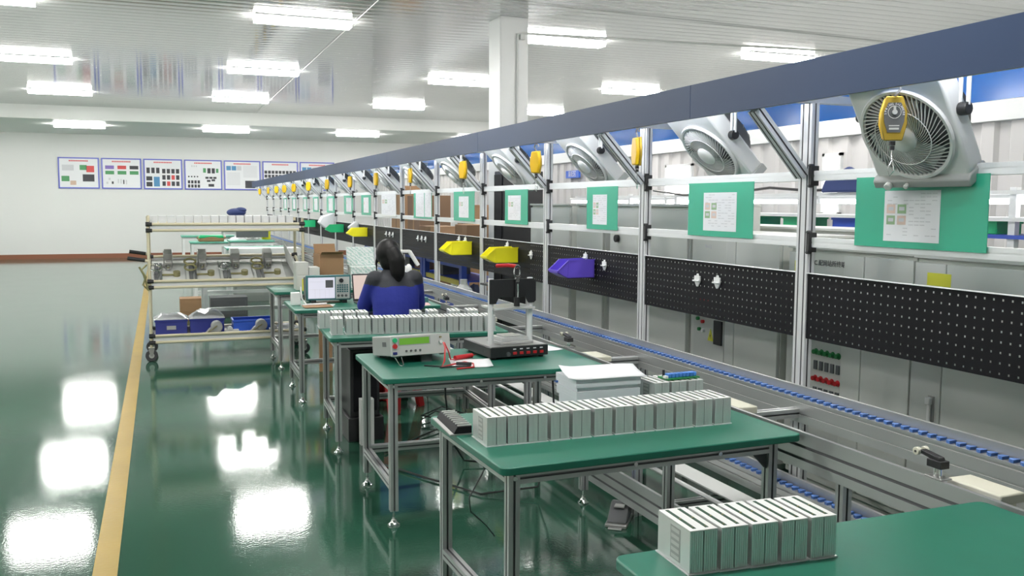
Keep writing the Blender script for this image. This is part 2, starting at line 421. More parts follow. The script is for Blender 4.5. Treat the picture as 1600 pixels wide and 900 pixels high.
seams = [0.6, 3.9, 7.1, 10.3, 13.5, 16.7, 19.9, 23.2, YE]
for a, b in zip(seams[:-1], seams[1:]):
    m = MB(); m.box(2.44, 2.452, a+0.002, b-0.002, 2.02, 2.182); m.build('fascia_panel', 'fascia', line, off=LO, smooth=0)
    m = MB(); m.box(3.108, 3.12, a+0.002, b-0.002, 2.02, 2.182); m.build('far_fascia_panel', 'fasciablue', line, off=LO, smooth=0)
    m = MB(); m.box(2.453, 3.107, a+0.002, b-0.002, 2.170, 2.182); m.build('canopy_sheet', 'whitepaint', line, off=LO, smooth=0)
# bench tube lamps under the canopy
def make_tube(tm='tube'):
    r = empty('canopy_tube_lamp', (0, 0, 0))
    m = MB(); m.box(-0.03, 0.03, -0.6, 0.6, 0.022, 0.05); m.build('lamp_body', 'whitepaint', r, bevel=0.003)
    m = MB(); m.cyl((0, -0.58, 0), (0, 0.58, 0), 0.016, 10); m.build('tube', tm, r)
    m = MB(); m.box(-0.018, 0.018, -0.6, -0.58, -0.018, 0.022); m.box(-0.018, 0.018, 0.58, 0.6, -0.018, 0.022); m.build('lamp_holder', 'white', r)
    return r
tb = make_tube()
for i, (a, b) in enumerate(zip(POSTS[:-1], POSTS[1:])):
    o = tb if i == 0 else dup(tb)
    o.location = (2.487, (a+b)/2, 2.112)
    tag(o, 'white tube lamp under the line canopy above bay %s from the camera end' % ORD[i], 'tube lamp', 'tube lamps under the line canopy')

# ------------------------------------------------------------------ conveyor (upper and return level)
conv = empty('conveyor', (2.5, 1.0, 0), label='long aluminium double chain conveyor running beside the green benches', cat='conveyor')
CO = (2.5, 1.0, 0); CY0, CY1 = 0.4, 25.95
def rail_profile(xo, sgn, zt, zb, w=0.06):
    """upright outside at xo, ledge for the chain inside; sgn=+1 inside is +x"""
    p = [(0, zb), (0, zt), (0.016, zt), (0.016, zt-0.045), (w, zt-0.045), (w, zt-0.056), (w-0.006, zt-0.056), (w-0.006, zt-0.066), (w, zt-0.066), (w, zb+0.045), (w-0.006, zb+0.045), (w-0.006, zb+0.037), (w, zb+0.037), (w, zb)]
    # grooves on the outer face
    q = []
    for a, c in p: q.append((xo+sgn*a, c))
    g = [(0.0, zb+(zt-zb)*0.66), (0.009, zb+(zt-zb)*0.66), (0.009, zb+(zt-zb)*0.58), (0.0, zb+(zt-zb)*0.58)]
    g2 = [(0.0, zb+(zt-zb)*0.32), (0.009, zb+(zt-zb)*0.32), (0.009, zb+(zt-zb)*0.24), (0.0, zb+(zt-zb)*0.24)]
    ins = [(xo+sgn*a, c) for a, c in (g2[::-1] + g[::-1])]
    return q[:1] + ins + q[1:]
for nm, xo, sg, zt, zb in (('near_rail', 2.225, 1, 0.752, 0.612), ('far_rail', 2.757, -1, 0.768, 0.612), ('return_near_rail', 2.155, 1, 0.235, 0.09), ('return_far_rail', 2.745, -1, 0.335, 0.20)):
    m = MB(); m.prism(rail_profile(xo, sg, zt, zb), 'y', CY0, CY1)
    for e in (1, 2, 3, 5, 6, 7): m.mi[e] = 1
    m.build(nm, 'alu_m', conv, off=CO, smooth=0)
    # chain links
    m = MB(); y = CY0+0.02; xc = xo+sg*0.037; z0 = zt-0.0447
    while y < (CY1 if 'return' not in nm else 9.0):
        m.prism([(xc-0.017, y), (xc+0.017, y), (xc+0.017, y+0.012), (xc+0.008, y+0.026), (xc-0.008, y+0.026), (xc-0.017, y+0.012)], 'z', z0, z0+0.011)
        y += 0.045
    m.build('chain', 'chainblue', conv, off=CO, smooth=0)
for i, y in enumerate([3.43+1.5*k for k in range(-1, 15)]):
    m = MB(); m.ext('x', 2.286, 2.757, y-0.075, 0.655, 0.05, 0.04); m.build('cross_bar', 'alu_m', conv, off=CO, smooth=0)
    m = MB(); m.ext('z', 0.0, 0.612, 2.255, y+0.75-0.15, 0.04, 0.04); m.build('conveyor_leg', 'alu_m', conv, off=CO, smooth=0)
    if i < 6:
        m = MB(); m.ext('x', 2.215, 2.685, y+0.3, 0.15, 0.04, 0.03); m.build('return_cross_bar', 'alu_m', conv, off=CO, smooth=0)
m = MB(); m.box(2.50, 2.62, 0.8, 12.0, 0.19, 0.20); m.build('pale_tray', 'lightgrey', conv, off=CO, bevel=0.002)
m = MB(); m.tube([(2.40, 0.9, 0.21), (2.40, 12.0, 0.21)], 0.012)
m.tube([(2.40, 3.35, 0.21), (2.36, 3.3, 0.235), (2.30, 3.28, 0.235)], 0.008); m.cyl((2.40, 3.22, 0.21), (2.40, 3.36, 0.21), 0.019, 10); m.cyl((2.40, 3.26, 0.2), (2.40, 3.26, 0.275), 0.006, 8)
m.build('air_pipe', 'white', conv, off=CO)

# stopper sensors on the near rail and cream boxes bolted between the rails
def make_stopper():
    r = empty('stopper_sensor')
    m = MB(); m.box(-0.02, 0.05, -0.055, 0.055, 0, 0.008); m.build('mount_plate', 'steel', r, bevel=0.002)
    m = MB(); m.cyl((0.01, -0.02, 0.008), (0.01, -0.02, 0.075), 0.007, 8); m.cyl((0.01, 0.015, 0.008), (0.01, 0.015, 0.075), 0.007, 8); m.build('pin', 'chrome', r)
    m = MB(); m.box(-0.02, 0.04, -0.045, 0.045, 0.055, 0.095); m.prism([(0.02, 0.09), (0.10, 0.105), (0.10, 0.125), (-0.02, 0.11), (-0.03, 0.095)], 'x', -0.008, 0.03); m.build('sensor_body', 'black', r, bevel=0.003)
    for dx in (-0.012, 0.04):
        m = MB(); m.cyl((dx-0.012, 0.115, 0.112), (dx+0.012, 0.115, 0.112), 0.02, 14); o = m.build('roller', 'creamplastic', r, bevel=0.002)
        m = MB(); m.cyl((dx-0.014, 0.115, 0.112), (dx+0.014, 0.115, 0.112), 0.007, 8); m.build('hub', 'black', o)
    return r
st = make_stopper(); st.location = (2.240, 2.11, 0.7525); st.scale = (.62, .62, .62); tag(st, 'black stopper with two cream rollers on the conveyor rail, close to the camera', 'stopper', 'conveyor stoppers')
s2 = dup(st, (2.240, 4.87, 0.7525), label='black stopper on the conveyor rail behind the bench with the press fixture')
s3 = dup(st, (2.240, 7.35, 0.7525), label='black stopper on the conveyor rail beside the seated person')
cb = MB(); cb.box(-0.05, 0.05, -0.10, 0.10, 0, 0.032); cb.box(-0.03, 0.03, -0.09, 0.09, -0.02, 0)
box1 = cb.build('sensor_box', 'creamplastic', bevel=0.005); box1.location = (2.345, 4.70, 0.70); tag(box1, 'long cream box between the conveyor rails behind the press fixture', 'box', 'cream boxes on the conveyor')
for loc, lb in (((2.345, 2.02, 0.715), 'long cream box between the conveyor rails beside the nearest black stopper'), ((2.345, 6.6, 0.70), 'long cream box between the conveyor rails beside the seated person'), ((2.345, 3.33, 0.70), 'long cream box between the conveyor rails behind the row of twelve modules')):
    dup(box1, loc, label=lb)

# ------------------------------------------------------------------ perforated panels
def make_pegboard():
    W, Hh = 1.42, 0.30; nc, nr = 36, 8
    px, pz = W/(nc+0.6), Hh/nr; h = 0.008
    ys = [0]; zs = [0]; yh = []; zh = []
    for i in range(nc):
        c = px*(i+0.8); ys += [c-h/2, c+h/2]; yh.append(len(ys)-2)
    ys.append(W)
    for j in range(nr):
        c = pz*(j+0.5); zs += [c-h/2, c+h/2]; zh.append(len(zs)-2)
    zs.append(Hh)
    m = MB(); n = len(zs)
    for y in ys:
        for z in zs: m.v.append((0, y, z))
    yh = set(yh); zh = set(zh)
    for i in range(len(ys)-1):
        for j in range(n-1):
            if i in yh and j in zh: continue
            m.face((i*n+j, (i+1)*n+j, (i+1)*n+j+1, i*n+j+1))
    o = m.build('perforated_panel', 'blackpaint', solid=0.0015, smooth=0)
    m = MB(); m.box(-0.012, 0.004, 0, W, Hh+0.001, Hh+0.004); m.build('edge_strip', 'alu_b', o, smooth=0)
    return o
pb = make_pegboard()
MARK = ['at the camera end, empty', 'with two white hooks', 'behind the violet bin', 'behind the nearest yellow bin', 'behind the second yellow bin']
for i, (a, b) in enumerate(zip(POSTS[:-1], POSTS[1:])):
    o = pb if i == 0 else dup(pb)
    o.location = (XP-0.012, a+0.04, 0.988)
    tag(o, 'black perforated panel in bay %s of the line%s' % (ORD[i], ', ' + MARK[i] if i < len(MARK) else ''), 'perforated panel', 'black perforated panels along the line')

# ------------------------------------------------------------------ green instruction boards with taped paper
def make_board(w, papers, pics, name='instruction_board', back='green'):
    """local y from 0 (camera end) to w"""
    r = empty(name)
    m = MB(); m.box(0, 0.003, 0, w, 0, 0.285); m.build('backing', back, r)
    for (pa, pb_, za, zb) in papers:
        m = MB(); m.box(-0.0012, -0.0002, pa, pb_, za, zb, 0)
        L = pb_-pa; Z = zb-za
        for i in range(13):          # lines of small print
            z = zb - 0.05*Z - Z*0.88*i/13
            for c in range(9):
                if rnd.random() < 0.45: continue
                ya = pb_ - L*(0.06 + 0.1*c) - L*0.085
                if pics and 3 < i < 10 and c < 4: continue
                m.quad((-0.0014, ya, z), (-0.0014, ya+L*0.085, z), (-0.0014, ya+L*0.085, z-Z*0.018), (-0.0014, ya, z-Z*0.018), 1)
        cols = [3, 2, 2, 3, 4, 2]
        for j in range(pics):
            cc, rr = j % 2, j//2
            y1 = pb_ - L*(0.05+0.2*cc); z1 = zb - Z*(0.27+0.22*rr)
            m.quad((-0.0015, y1, z1), (-0.0015, y1-L*0.16, z1), (-0.0015, y1-L*0.16, z1-Z*0.18), (-0.0015, y1, z1-Z*0.18), cols[j])
            m.quad((-0.0016, y1-L*0.03, z1-Z*0.05), (-0.0016, y1-L*0.13, z1-Z*0.05), (-0.0016, y1-L*0.13, z1-Z*0.12), (-0.0016, y1-L*0.03, z1-Z*0.12), 5)
        m.build('paper_sheet', ['paper', 'inkgrey', 'photogreen', 'phototan', 'phototan', 'inkgrey'], r, smooth=0)
    return r
BX = XP-0.026
bd = [(2.42, 3.085, [(2.634, 2.919, 1.448, 1.65)], 4, 'green instruction board in the bay nearest the camera, paper with four photos', 'green'),
      (3.80, 4.397, [(3.94, 4.243, 1.452, 1.655)], 4, 'green instruction board in the second bay, between perforated panel and tilted fan', 'green'),
      (5.243, 5.696, [(5.39, 5.60, 1.455, 1.655)], 4, 'green instruction board in the third bay, paper with green photos', 'green'),
      (6.782, 7.297, [(6.93, 7.22, 1.455, 1.66)], 2, 'green instruction board in the fourth bay, above the nearest yellow bin', 'green'),
      (8.11, 8.75, [(8.28, 8.58, 1.455, 1.66)], 2, 'green instruction board in the fifth bay, above the second yellow bin', 'green'),
      (9.55, 10.30, [(9.56, 9.82, 1.44, 1.71), (9.85, 10.20, 1.44, 1.71)], 0, 'green instruction board almost covered by two white sheets', 'green'),
      (11.15, 11.95, [(11.17, 11.93, 1.44, 1.71)], 2, 'large white instruction sheet filling its board in the seventh bay', 'white'),
      (12.6, 13.25, [(12.75, 13.08, 1.455, 1.67)], 1, 'green instruction board in the eighth bay, above the far yellow bin', 'green'),
      (13.87, 14.59, [(14.0, 14.4, 1.455, 1.67)], 1, 'green instruction board in the ninth bay of the line', 'green'),
      (15.45, 16.21, [(15.6, 16.0, 1.455, 1.67)], 1, 'green instruction board in the tenth bay of the line', 'green'),
      (17.1, 17.75, [(17.2, 17.6, 1.455, 1.67)], 1, 'green instruction board in the eleventh bay of the line', 'green'),
      (18.52, 19.05, [(18.6, 18.95, 1.455, 1.67)], 1, 'green instruction board in the twelfth bay of the line', 'green'),
      (20.1, 20.7, [(20.2, 20.55, 1.455, 1.67)], 0, 'green instruction board in the thirteenth bay of the line', 'green'),
      (21.6, 22.2, [(21.7, 22.05, 1.455, 1.67)], 0, 'green instruction board in the fourteenth bay of the line', 'green')]
for ya, yb, pp, pics, lb, bk in bd:
    o = make_board(yb-ya, [(a-ya, b-ya, c-1.422, d-1.422) for a, b, c, d in pp], pics, back=bk)
    o.location = (BX, ya, 1.432)
    tag(o, lb, 'instruction board', 'instruction boards along the line')

# ------------------------------------------------------------------ fans
def make_fan(theta, drop, top=0.50):
    r = empty('box_fan')
    m = MB()      # housing: slab with rounded corners, local x is depth (front at -x), y width, z up
    def rr(y0, y1, z0, z1, rad, n=5):
        pts = []
        for cy, cz, a0 in ((y1-rad, z1-rad, 0), (y0+rad, z1-rad, 90), (y0+rad, z0+rad, 180), (y1-rad, z0+rad, 270)):
            for i in range(n+1):
                t = R(a0+90*i/n); pts.append((cy+rad*math.cos(t), cz+rad*math.sin(t)))
        return pts
    m.prism(rr(-0.198, 0.198, 0.0, top, 0.05), 'x', -0.035, 0.055)
    m.build('housing', 'white', r, bevel=0.012, seg=3)
    m = MB(); m.prism([(-0.060, -0.012), (-0.060, 0.018), (-0.042, 0.030), (0.055, 0.034), (0.06, 0.02), (0.06, -0.012)], 'y', -0.202, 0.202)
    m.build('base', 'grey', r, bevel=0.005)
    for yy in (0.13, 0.05):
        m = MB(); m.cyl((-0.060, yy, 0.004), (-0.080, yy, 0.002), 0.015 if yy > 0.1 else 0.009, 12); m.build('dial', 'white', r, bevel=0.003)
    ctr = Vector((-0.036, 0, 0.205))
    face = Matrix(((0, 0, -1, ctr.x), (1, 0, 0, ctr.y), (0, -1, 0, ctr.z), (0, 0, 0, 1)))  # local z -> -x
    face = basis((0, 1, 0), (0, 0, -1), ctr)       # x->y, y->-z, z-> -x
    m = MB(); m.lathe([(0.0001, 0.001), (0.170, 0.001)], 32, face); m.build('opening_shade_disc', 'fandark', r)  # flat dark disc on the closed housing, stands in for its shaded inside
    m = MB()
    for k in range(3):
        a0 = 2*math.pi*k/3; s = m.mark()
        for i in range(7):
            rr_ = 0.045+0.115*i/6; t = a0 + 0.25*math.sin(i/6*2)
            m.v += [(rr_*math.cos(t-0.35), rr_*math.sin(t-0.35), 0.004), (rr_*math.cos(t+0.45), rr_*math.sin(t+0.45), 0.014)]
        for i in range(6): m.face((s+2*i, s+2*i+1, s+2*i+3, s+2*i+2))
        m.xf(s, face)
    m.build('blades', 'fanblade', r)
    m = MB(); m.ring((0, 0, 0.008), 0.178, 0.010, 40, 6, face); m.ring((0, 0, 0.030), 0.112, 0.0022, 36, 4, face)
    nv = 56
    for k in range(nv):
        a0 = 2*math.pi*k/nv; s = m.mark(); N = 7
        for i in range(N):
            q = i/(N-1); rr_ = 0.05+0.125*q; t = a0 + 1.35*q*(1.25-0.5*q); zz = 0.033 - 0.020*q*q
            d = 0.0017/rr_
            m.v += [(rr_*math.cos(t-d), rr_*math.sin(t-d), zz), (rr_*math.cos(t+d), rr_*math.sin(t+d), zz), (rr_*math.cos(t), rr_*math.sin(t), zz-0.009)]
        for i in range(N-1):
            a = s+3*i
            m.face((a, a+1, a+4, a+3)); m.face((a+1, a+2, a+5, a+4)); m.face((a+2, a, a+3, a+5))
        m.xf(s, face)
    m.build('front_grille', 'white', r, smooth=0)
    m = MB(); m.lathe([(0.056, 0.026), (0.056, 0.036), (0.048, 0.044), (0.030, 0.050), (0.0001, 0.052)], 24, face); m.build('hub_cap', 'white', r)
    back = basis((0, 1, 0), (0, 0, 1), (0.055, 0, 0.235))
    m = MB(); m.lathe([(0.175, 0.0), (0.172, 0.052), (0.150, 0.072), (0.06, 0.078), (0.0001, 0.078)], 32, back); m.build('rear_guard', 'darkgrey', r)
    m = MB()
    for i in range(5): m.ring((0, 0, 0.077-0.0014*i*i), 0.04+0.026*i, 0.003, 30, 4, back)
    for k in range(14):
        t = 2*math.pi*k/14; s = m.mark(); m.cyl((0.03*math.cos(t), 0.03*math.sin(t), 0.079), (0.152*math.cos(t), 0.152*math.sin(t), 0.073), 0.0025, 5); m.cyl((0.152*math.cos(t), 0.152*math.sin(t), 0.073), (0.175*math.cos(t), 0.175*math.sin(t), 0.05), 0.0025, 5); m.xf(s, back)
    m.build('rear_grille', 'grey', r, smooth=0)
    Ri = Matrix.Rotation(theta, 4, 'Y')      # room -> local
    knob = Vector((0.012, -0.204, 0.265))
    m = MB(); m.cyl(knob+Vector((0, .005, 0)), knob+Vector((0, -0.03, 0)), 0.024, 14); m.build('pivot_knob', 'black', r, bevel=0.003)
    m = MB(); m.cyl((0.012, 0.197, 0.265), (0.012, 0.228, 0.265), 0.018, 12); m.build('pivot_knob', 'black', r, bevel=0.003)
    up = (Ri @ Vector((0, 0, 1))).normalized()
    m = MB()
    for dy in (-0.045, -0.014):
        for dd in (0.0,):
            p = knob + Vector((0, dy+0.02, 0)) + up*0.012
            m.cyl(p, p+up*drop, 0.008, 8)
    m.build('hanging_bracket', 'white', r)
    return r
def place_fan(o, y, th, lb, yaw=0.0, x=2.915, z=1.757):
    o.location = (x, y, z); o.rotation_euler = (0, -th, yaw)
    return tag(o, lb, 'fan', 'fans tilted along the line')
th0, th1 = R(32), R(44)
f0 = make_fan(th0, 0.24, 0.435)
place_fan(f0, 2.68, th0, 'white fan facing the camera behind the nearest yellow balancer', R(10), 2.735, 1.71)
f1 = make_fan(th1, 0.205)
FW = ['in the second bay', 'in the third bay', 'in the fourth bay', 'in the fifth bay', 'in the sixth bay', 'in the seventh bay', 'in the eighth bay', 'in the ninth bay', 'in the tenth bay', 'in the eleventh bay', 'in the twelfth bay', 'in the thirteenth bay', 'in the fourteenth bay']
for i, w in enumerate(FW):
    o = f1 if i == 0 else dup(f1)
    place_fan(o, 4.18+1.5*i, th1, 'white and grey fan tilted downward %s of the line' % w)

# ------------------------------------------------------------------ spring balancers
def make_balancer(face_text=False):
    r = empty('spring_balancer')
    out = [(-0.030, 0.075), (0.030, 0.075), (0.046, 0.02), (0.047, -0.02), (0.032, -0.075), (-0.032, -0.075), (-0.047, -0.02), (-0.046, 0.02)]
    m = MB(); m.prism(out, 'y', 0.0, 0.022); m.build('spring_drum', 'orange', r, bevel=0.006)
    m = MB(); m.prism([(x*0.97, z*1.05) for x, z in out], 'y', -0.014, -0.0005); m.build('case_plate', 'gold', r, bevel=0.003)
    m = MB(); m.prism([(-0.022, 0.056), (0.022, 0.056), (0.036, 0.02), (0.034, -0.012), (0.022, -0.05), (-0.022, -0.05), (-0.034, -0.012), (-0.036, 0.02)], 'y', -0.0165, -0.0145); pl = m.build('dial_plate', 'darkgrey', r)
    m = MB(); m.cyl((0, -0.023, 0.022), (0, -0.0168, 0.022), 0.009, 12); m.ring((0, 0, 0), 0.022, 0.0012, 24, 4, basis((1, 0, 0), (0, 0, 1), (0, -0.0168, 0.022))); m.box(-0.004, 0.004, -0.020, -0.0168, 0.018, 0.045); m.build('indicator', 'lightgrey', pl)
    if face_text:
        for word, r0, a0, a1 in (('SPRING', 0.031, 185, 105), ('BALANCER', 0.031, 82, -10)):
            for i, ch in enumerate(word):
                t = R(a0+(a1-a0)*i/(len(word)-1))
                text_obj(ch, 0.0105, Matrix.Translation((r0*math.cos(t), -0.0172, 0.019+r0*math.sin(t)*1.05)) @ basis((1, 0, 0), (0, 0, 1), (0, 0, 0)) @ Matrix.Rotation(t-math.pi/2, 4, 'Z'), 'paper', 'letter', pl)
        m = MB(); m.quad((-0.018, -0.0168, -0.024), (0.018, -0.0168, -0.024), (0.018, -0.0168, -0.028), (-0.018, -0.0168, -0.028)); m.quad((-0.017, -0.0168, -0.033), (0.017, -0.0168, -0.033), (0.017, -0.0168, -0.040), (-0.017, -0.0168, -0.040)); m.build('print_line', 'lightgrey', pl)
    m = MB(); m.cyl((0, 0, -0.08), (0, 0, -0.095), 0.011, 10); m.cyl((0, 0, -0.097), (0, 0, -0.112), 0.009, 10); m.build('rubber_stop', 'black', r)
    m = MB(); m.tube([(0, 0, 0.078), (0.012, 0, 0.092), (0.022, 0, 0.105), (0.016, 0, 0.122), (0.0, 0, 0.129), (-0.016, 0, 0.122), (-0.024, 0, 0.108)], 0.0045, 6)
    m.build('hook', 'steel', r)
    m = MB(); m.tube([(0, 0, -0.112), (0.002, 0, -0.15), (-0.012, 0, -0.18), (-0.004, 0, -0.205), (0.01, 0, -0.185), (0.004, 0, -0.15)], 0.0022, 5)
    m.build('cable_clip', 'chrome', r)
    return r
bl0 = make_balancer(True); bl0.location = (2.475, 2.60, 1.912); bl0.rotation_euler = (0, 0, R(-30)); bl0.scale = (1, 1, 1)
tag(bl0, 'yellow spring balancer with grey dial plate hanging before the nearest fan', 'spring balancer', 'yellow spring balancers under the line canopy')
bl = make_balancer(False); BY = [4.39, 5.81, 7.42, 9.18, 10.76, 12.36, 14.18, 16.06, 17.92, 19.36, 20.69, 22.34, 24.27]
for i, y in enumerate(BY):
    o = bl if i == 0 else dup(bl)
    o.location = (2.475, y*1.022, 1.892); o.rotation_euler = (0, 0, R([80, 110, 105, 88, 95, 105, 110, 135, 140, 150, 150, 110, 120][i]))
    tag(o, 'yellow spring balancer on a hook, %s along the line from the camera end' % ORD[i+1], 'spring balancer', 'yellow spring balancers under the line canopy')
# hooks' hanging rod
m = MB(); m.cyl((2.475, 1.2, 2.028), (2.475, 26.3, 2.028), 0.006, 8)
for y in POSTS: m.box(2.452, 2.482, y-0.024, y-0.021, 2.022, 2.05)
m.build('hanging_rod', 'alu', line, off=LO)

# ------------------------------------------------------------------ small part bins on the panels
def make_bin(mname, name='parts_bin'):
    r = empty(name); t = 0.004; w = 0.075
    side = [(0, 0), (-0.20, 0.0), (-0.275, 0.035), (-0.275, 0.052), (-0.20, 0.118), (0, 0.122)]
    m = MB()
    m.prism(side, 'y', -w, -w+t); m.prism(side, 'y', w-t, w)
    m.prism([(0, 0), (-0.20, 0.0), (-0.275, 0.035), (-0.275, 0.052), (-0.271, 0.052), (-0.271, 0.038), (-0.199, t), (0, t)], 'y', -w, w)
    m.box(-t, 0, -w, w, 0, 0.122)
    m.build('tray_shell', mname, r)
    m = MB(); rim = [(-0.275, 0.048), (-0.275, 0.056), (-0.20, 0.124), (0.002, 0.128), (0.002, 0.120), (-0.198, 0.116)]
    m.prism(rim, 'y', -w-0.004, -w); m.prism(rim, 'y', w, w+0.004); m.box(-0.281, -0.271, -w-0.004, w+0.004, 0.044, 0.056)
    m.prism([(-0.20, 0), (-0.205, 0.004), (-0.195, 0.112), (-0.185, 0.112)], 'y', -w-0.003, -w)
    m.build('rim', mname, r)
    return r
BINS = [('purple', 5.65, 1.10, 'violet plastic parts bin hooked on the panel in the third bay', None),
        ('yellow', 7.08, 1.115, 'yellow plastic parts bin hooked on the panel above the press fixture', None),
        ('yellow', 8.28, 1.115, 'yellow plastic parts bin on the panel between person and press fixture', None),
        ('yellow', 12.95, 1.125, 'yellow plastic parts bin on the panel behind the person\'s head', 'x'),
        ('greenbin', 14.75, 1.13, 'green plastic parts bin on the panel beneath a white sheet', None),
        ('greenbin', 17.6, 1.145, 'green plastic parts bin on the panel beside the cart\'s corner post', None)]
tmpl = {}
for mn, y, z, lb, _ in BINS:
    if mn in tmpl: o = dup(tmpl[mn])
    else: o = tmpl[mn] = make_bin(mn)
    o.location = (XP-0.018, y, z)
    tag(o, lb, 'parts bin', 'parts bins on the perforated panels')
m = MB(); m.prism([(0, 0), (-0.16, 0.01), (-0.26, 0.10), (-0.2, 0.2), (-0.02, 0.26), (0, 0.24)], 'y', -0.10, 0.12)
o = m.build('plastic_sheet_bundle', 'paper', bevel=0.02); o.location = (XP-0.016, 15.6, 1.17); tag(o, 'white plastic sheet bundle hanging behind the middle green bin', 'plastic sheet')
m = MB(); m.prism([(0, 0), (-0.1, 0.0), (-0.17, 0.07), (-0.06, 0.16), (0, 0.14)], 'y', -0.06, 0.06)
o = m.build('plastic_bag', 'bag', bevel=0.02); o.location = (XP-0.016, 13.5, 1.17); tag(o, 'clear plastic bag hanging beside the far yellow bin', 'plastic bag')
# white bin hooks
def make_hook():
    m = MB(); m.box(-0.010, 0, -0.028, 0.028, -0.012, 0.020); m.prism([(-0.028, -0.012), (0.028, -0.012), (0.008, -0.04), (-0.008, -0.04)], 'x', -0.008, 0)
    m.prism([(-0.012, 0.020), (0.012, 0.020), (0.006, 0.032), (-0.006, 0.032)], 'x', -0.008, 0)
    m.box(-0.022, -0.010, -0.028, 0.028, -0.012, -0.004)
    return m.build('bin_hook', 'whitepaint', bevel=0.003)
hk = make_hook()
HK = [(4.298, 1.190, 'white bin hook alone on the second bay panel, farther from the camera'), (4.107, 1.195, 'white bin hook alone on the second bay panel, closer to the camera'), (5.43, 1.20, 'white bin hook beside the violet bin'), (5.72, 1.235, 'white bin hook partly hidden above the violet bin'),
      (6.72, 1.20, 'white bin hook beside the nearest yellow bin'), (7.25, 1.25, 'white bin hook above the nearest yellow bin'), (8.6, 1.25, 'white bin hook above the second yellow bin, farther one'), (8.4, 1.25, 'white bin hook above the second yellow bin, closer one'),
      (9.82, 1.205, 'white bin hook on the sixth bay panel, one closest to camera'), (9.98, 1.205, 'white bin hook on the sixth bay panel, middle of three'), (10.14, 1.205, 'white bin hook on the sixth bay panel, farthest of three'),
      (11.35, 1.205, 'white bin hook on the seventh bay panel, one closest to camera'), (11.53, 1.205, 'white bin hook on the seventh bay panel, middle of three'), (11.71, 1.205, 'white bin hook on the seventh bay panel, farthest of three')]
for i, (y, z, lb) in enumerate(HK):
    o = hk if i == 0 else dup(hk)
    o.location = (XP-0.0145, y, z); tag(o, lb, 'bin hook', 'white bin hooks on the panels')

# ------------------------------------------------------------------ workbenches
def make_table(name, x0, x1, y0, y1, rot=0.0, inset_r=0.11, lab='', h=0.75, low=True):
    W, D = x1-x0, y1-y0
    r = empty(name, (x0, y0, 0), (0, 0, rot), lab, 'workbench', 'green topped workbenches')
    rad = 0.03; pts = []
    for cx, cy, a0 in ((W-rad, D-rad, 0), (rad, D-rad, 90), (rad, rad, 180), (W-rad, rad, 270)):
        for i in range(6):
            t = R(a0+18*i); pts.append((cx+rad*math.cos(t), cy+rad*math.sin(t)))
    m = MB(); m.prism(pts, 'z', h-0.027, h); m.build('tabletop', 'tablegreen', r, bevel=0.004)
    xa, xb, ya, yb = 0.055, W-inset_r, 0.05, D-0.05
    zt = h-0.027
    for lx in (xa, xb):
        for ly in (ya, yb):
            m = MB(); m.ext('z', 0.075, zt, lx, ly, 0.04, 0.04); lg = m.build('leg', 'alu_m', r, smooth=0)
            m = MB(); m.cyl((lx, ly, 0.015), (lx, ly, 0.08), 0.006, 8); m.lathe([(0.030, 0.0), (0.030, 0.006), (0.018, 0.016), (0.010, 0.034), (0.010, 0.04), (0.0001, 0.04)], 16, Matrix.Translation((lx, ly, 0))); m.build('levelling_foot', 'chrome', lg)
    for ly in (ya, yb):
        m = MB(); m.ext('x', xa+0.02, xb-0.02, ly, zt-0.02, 0.04, 0.04); m.build('apron_rail', 'alu_m', r, smooth=0)
    for lx in (xa, xb):
        m = MB(); m.ext('y', ya+0.02, yb-0.02, lx, zt-0.02, 0.04, 0.04); m.build('side_rail', 'alu_m', r, smooth=0)
        m = MB(); m.ext('y', ya+0.02, yb-0.02, lx, 0.20, 0.04, 0.04); m.build('low_side_rail', 'alu_m', r, smooth=0)
    if low:
        m = MB(); m.ext('x', xa+0.02, xb-0.02, yb, 0.21, 0.04, 0.04); m.build('low_back_rail', 'alu_m', r, smooth=0)
    for bx in (xa, W*0.42, W*0.71):
        m = MB(); m.cyl((bx, ya-0.021, zt-0.018), (bx, ya-0.028, zt-0.018), 0.008, 10); m.build('bolt', 'chrome', r)
    m = MB(); m.prism([(xb-0.021, zt-0.041), (xb-0.075, zt-0.041), (xb-0.065, zt-0.055), (xb-0.035, zt-0.085), (xb-0.021, zt-0.10)], 'y', ya-0.01, ya+0.01); m.build('corner_bracket', 'rubber', r)
    return r
make_table('workbench', 1.0, 2.2, 1.12, 1.905, 0, lab='green topped workbench closest to the camera, five aluminium modules on it')
make_table('workbench', 1.005, 2.215, 2.675, 3.46, R(1.6), low=False, lab='green topped workbench with a long row of aluminium modules and paper stack')
make_table('workbench', 0.99, 2.19, 4.275, 5.065, R(-1.2), lab='green topped workbench with the grey tester and the black press fixture')
make_table('workbench', 0.975, 2.165, 5.70, 6.47, R(-3.2), lab='green topped workbench crowded with two rows of modules before the person')
make_table('workbench', 0.975, 2.18, 7.29, 8.07, R(-1), lab='green topped workbench where the person works, oscilloscope and laptop on it')
make_table('workbench', 1.0, 2.2, 8.86, 9.64, 0, lab='green topped workbench with cartons, behind the oscilloscope bench')

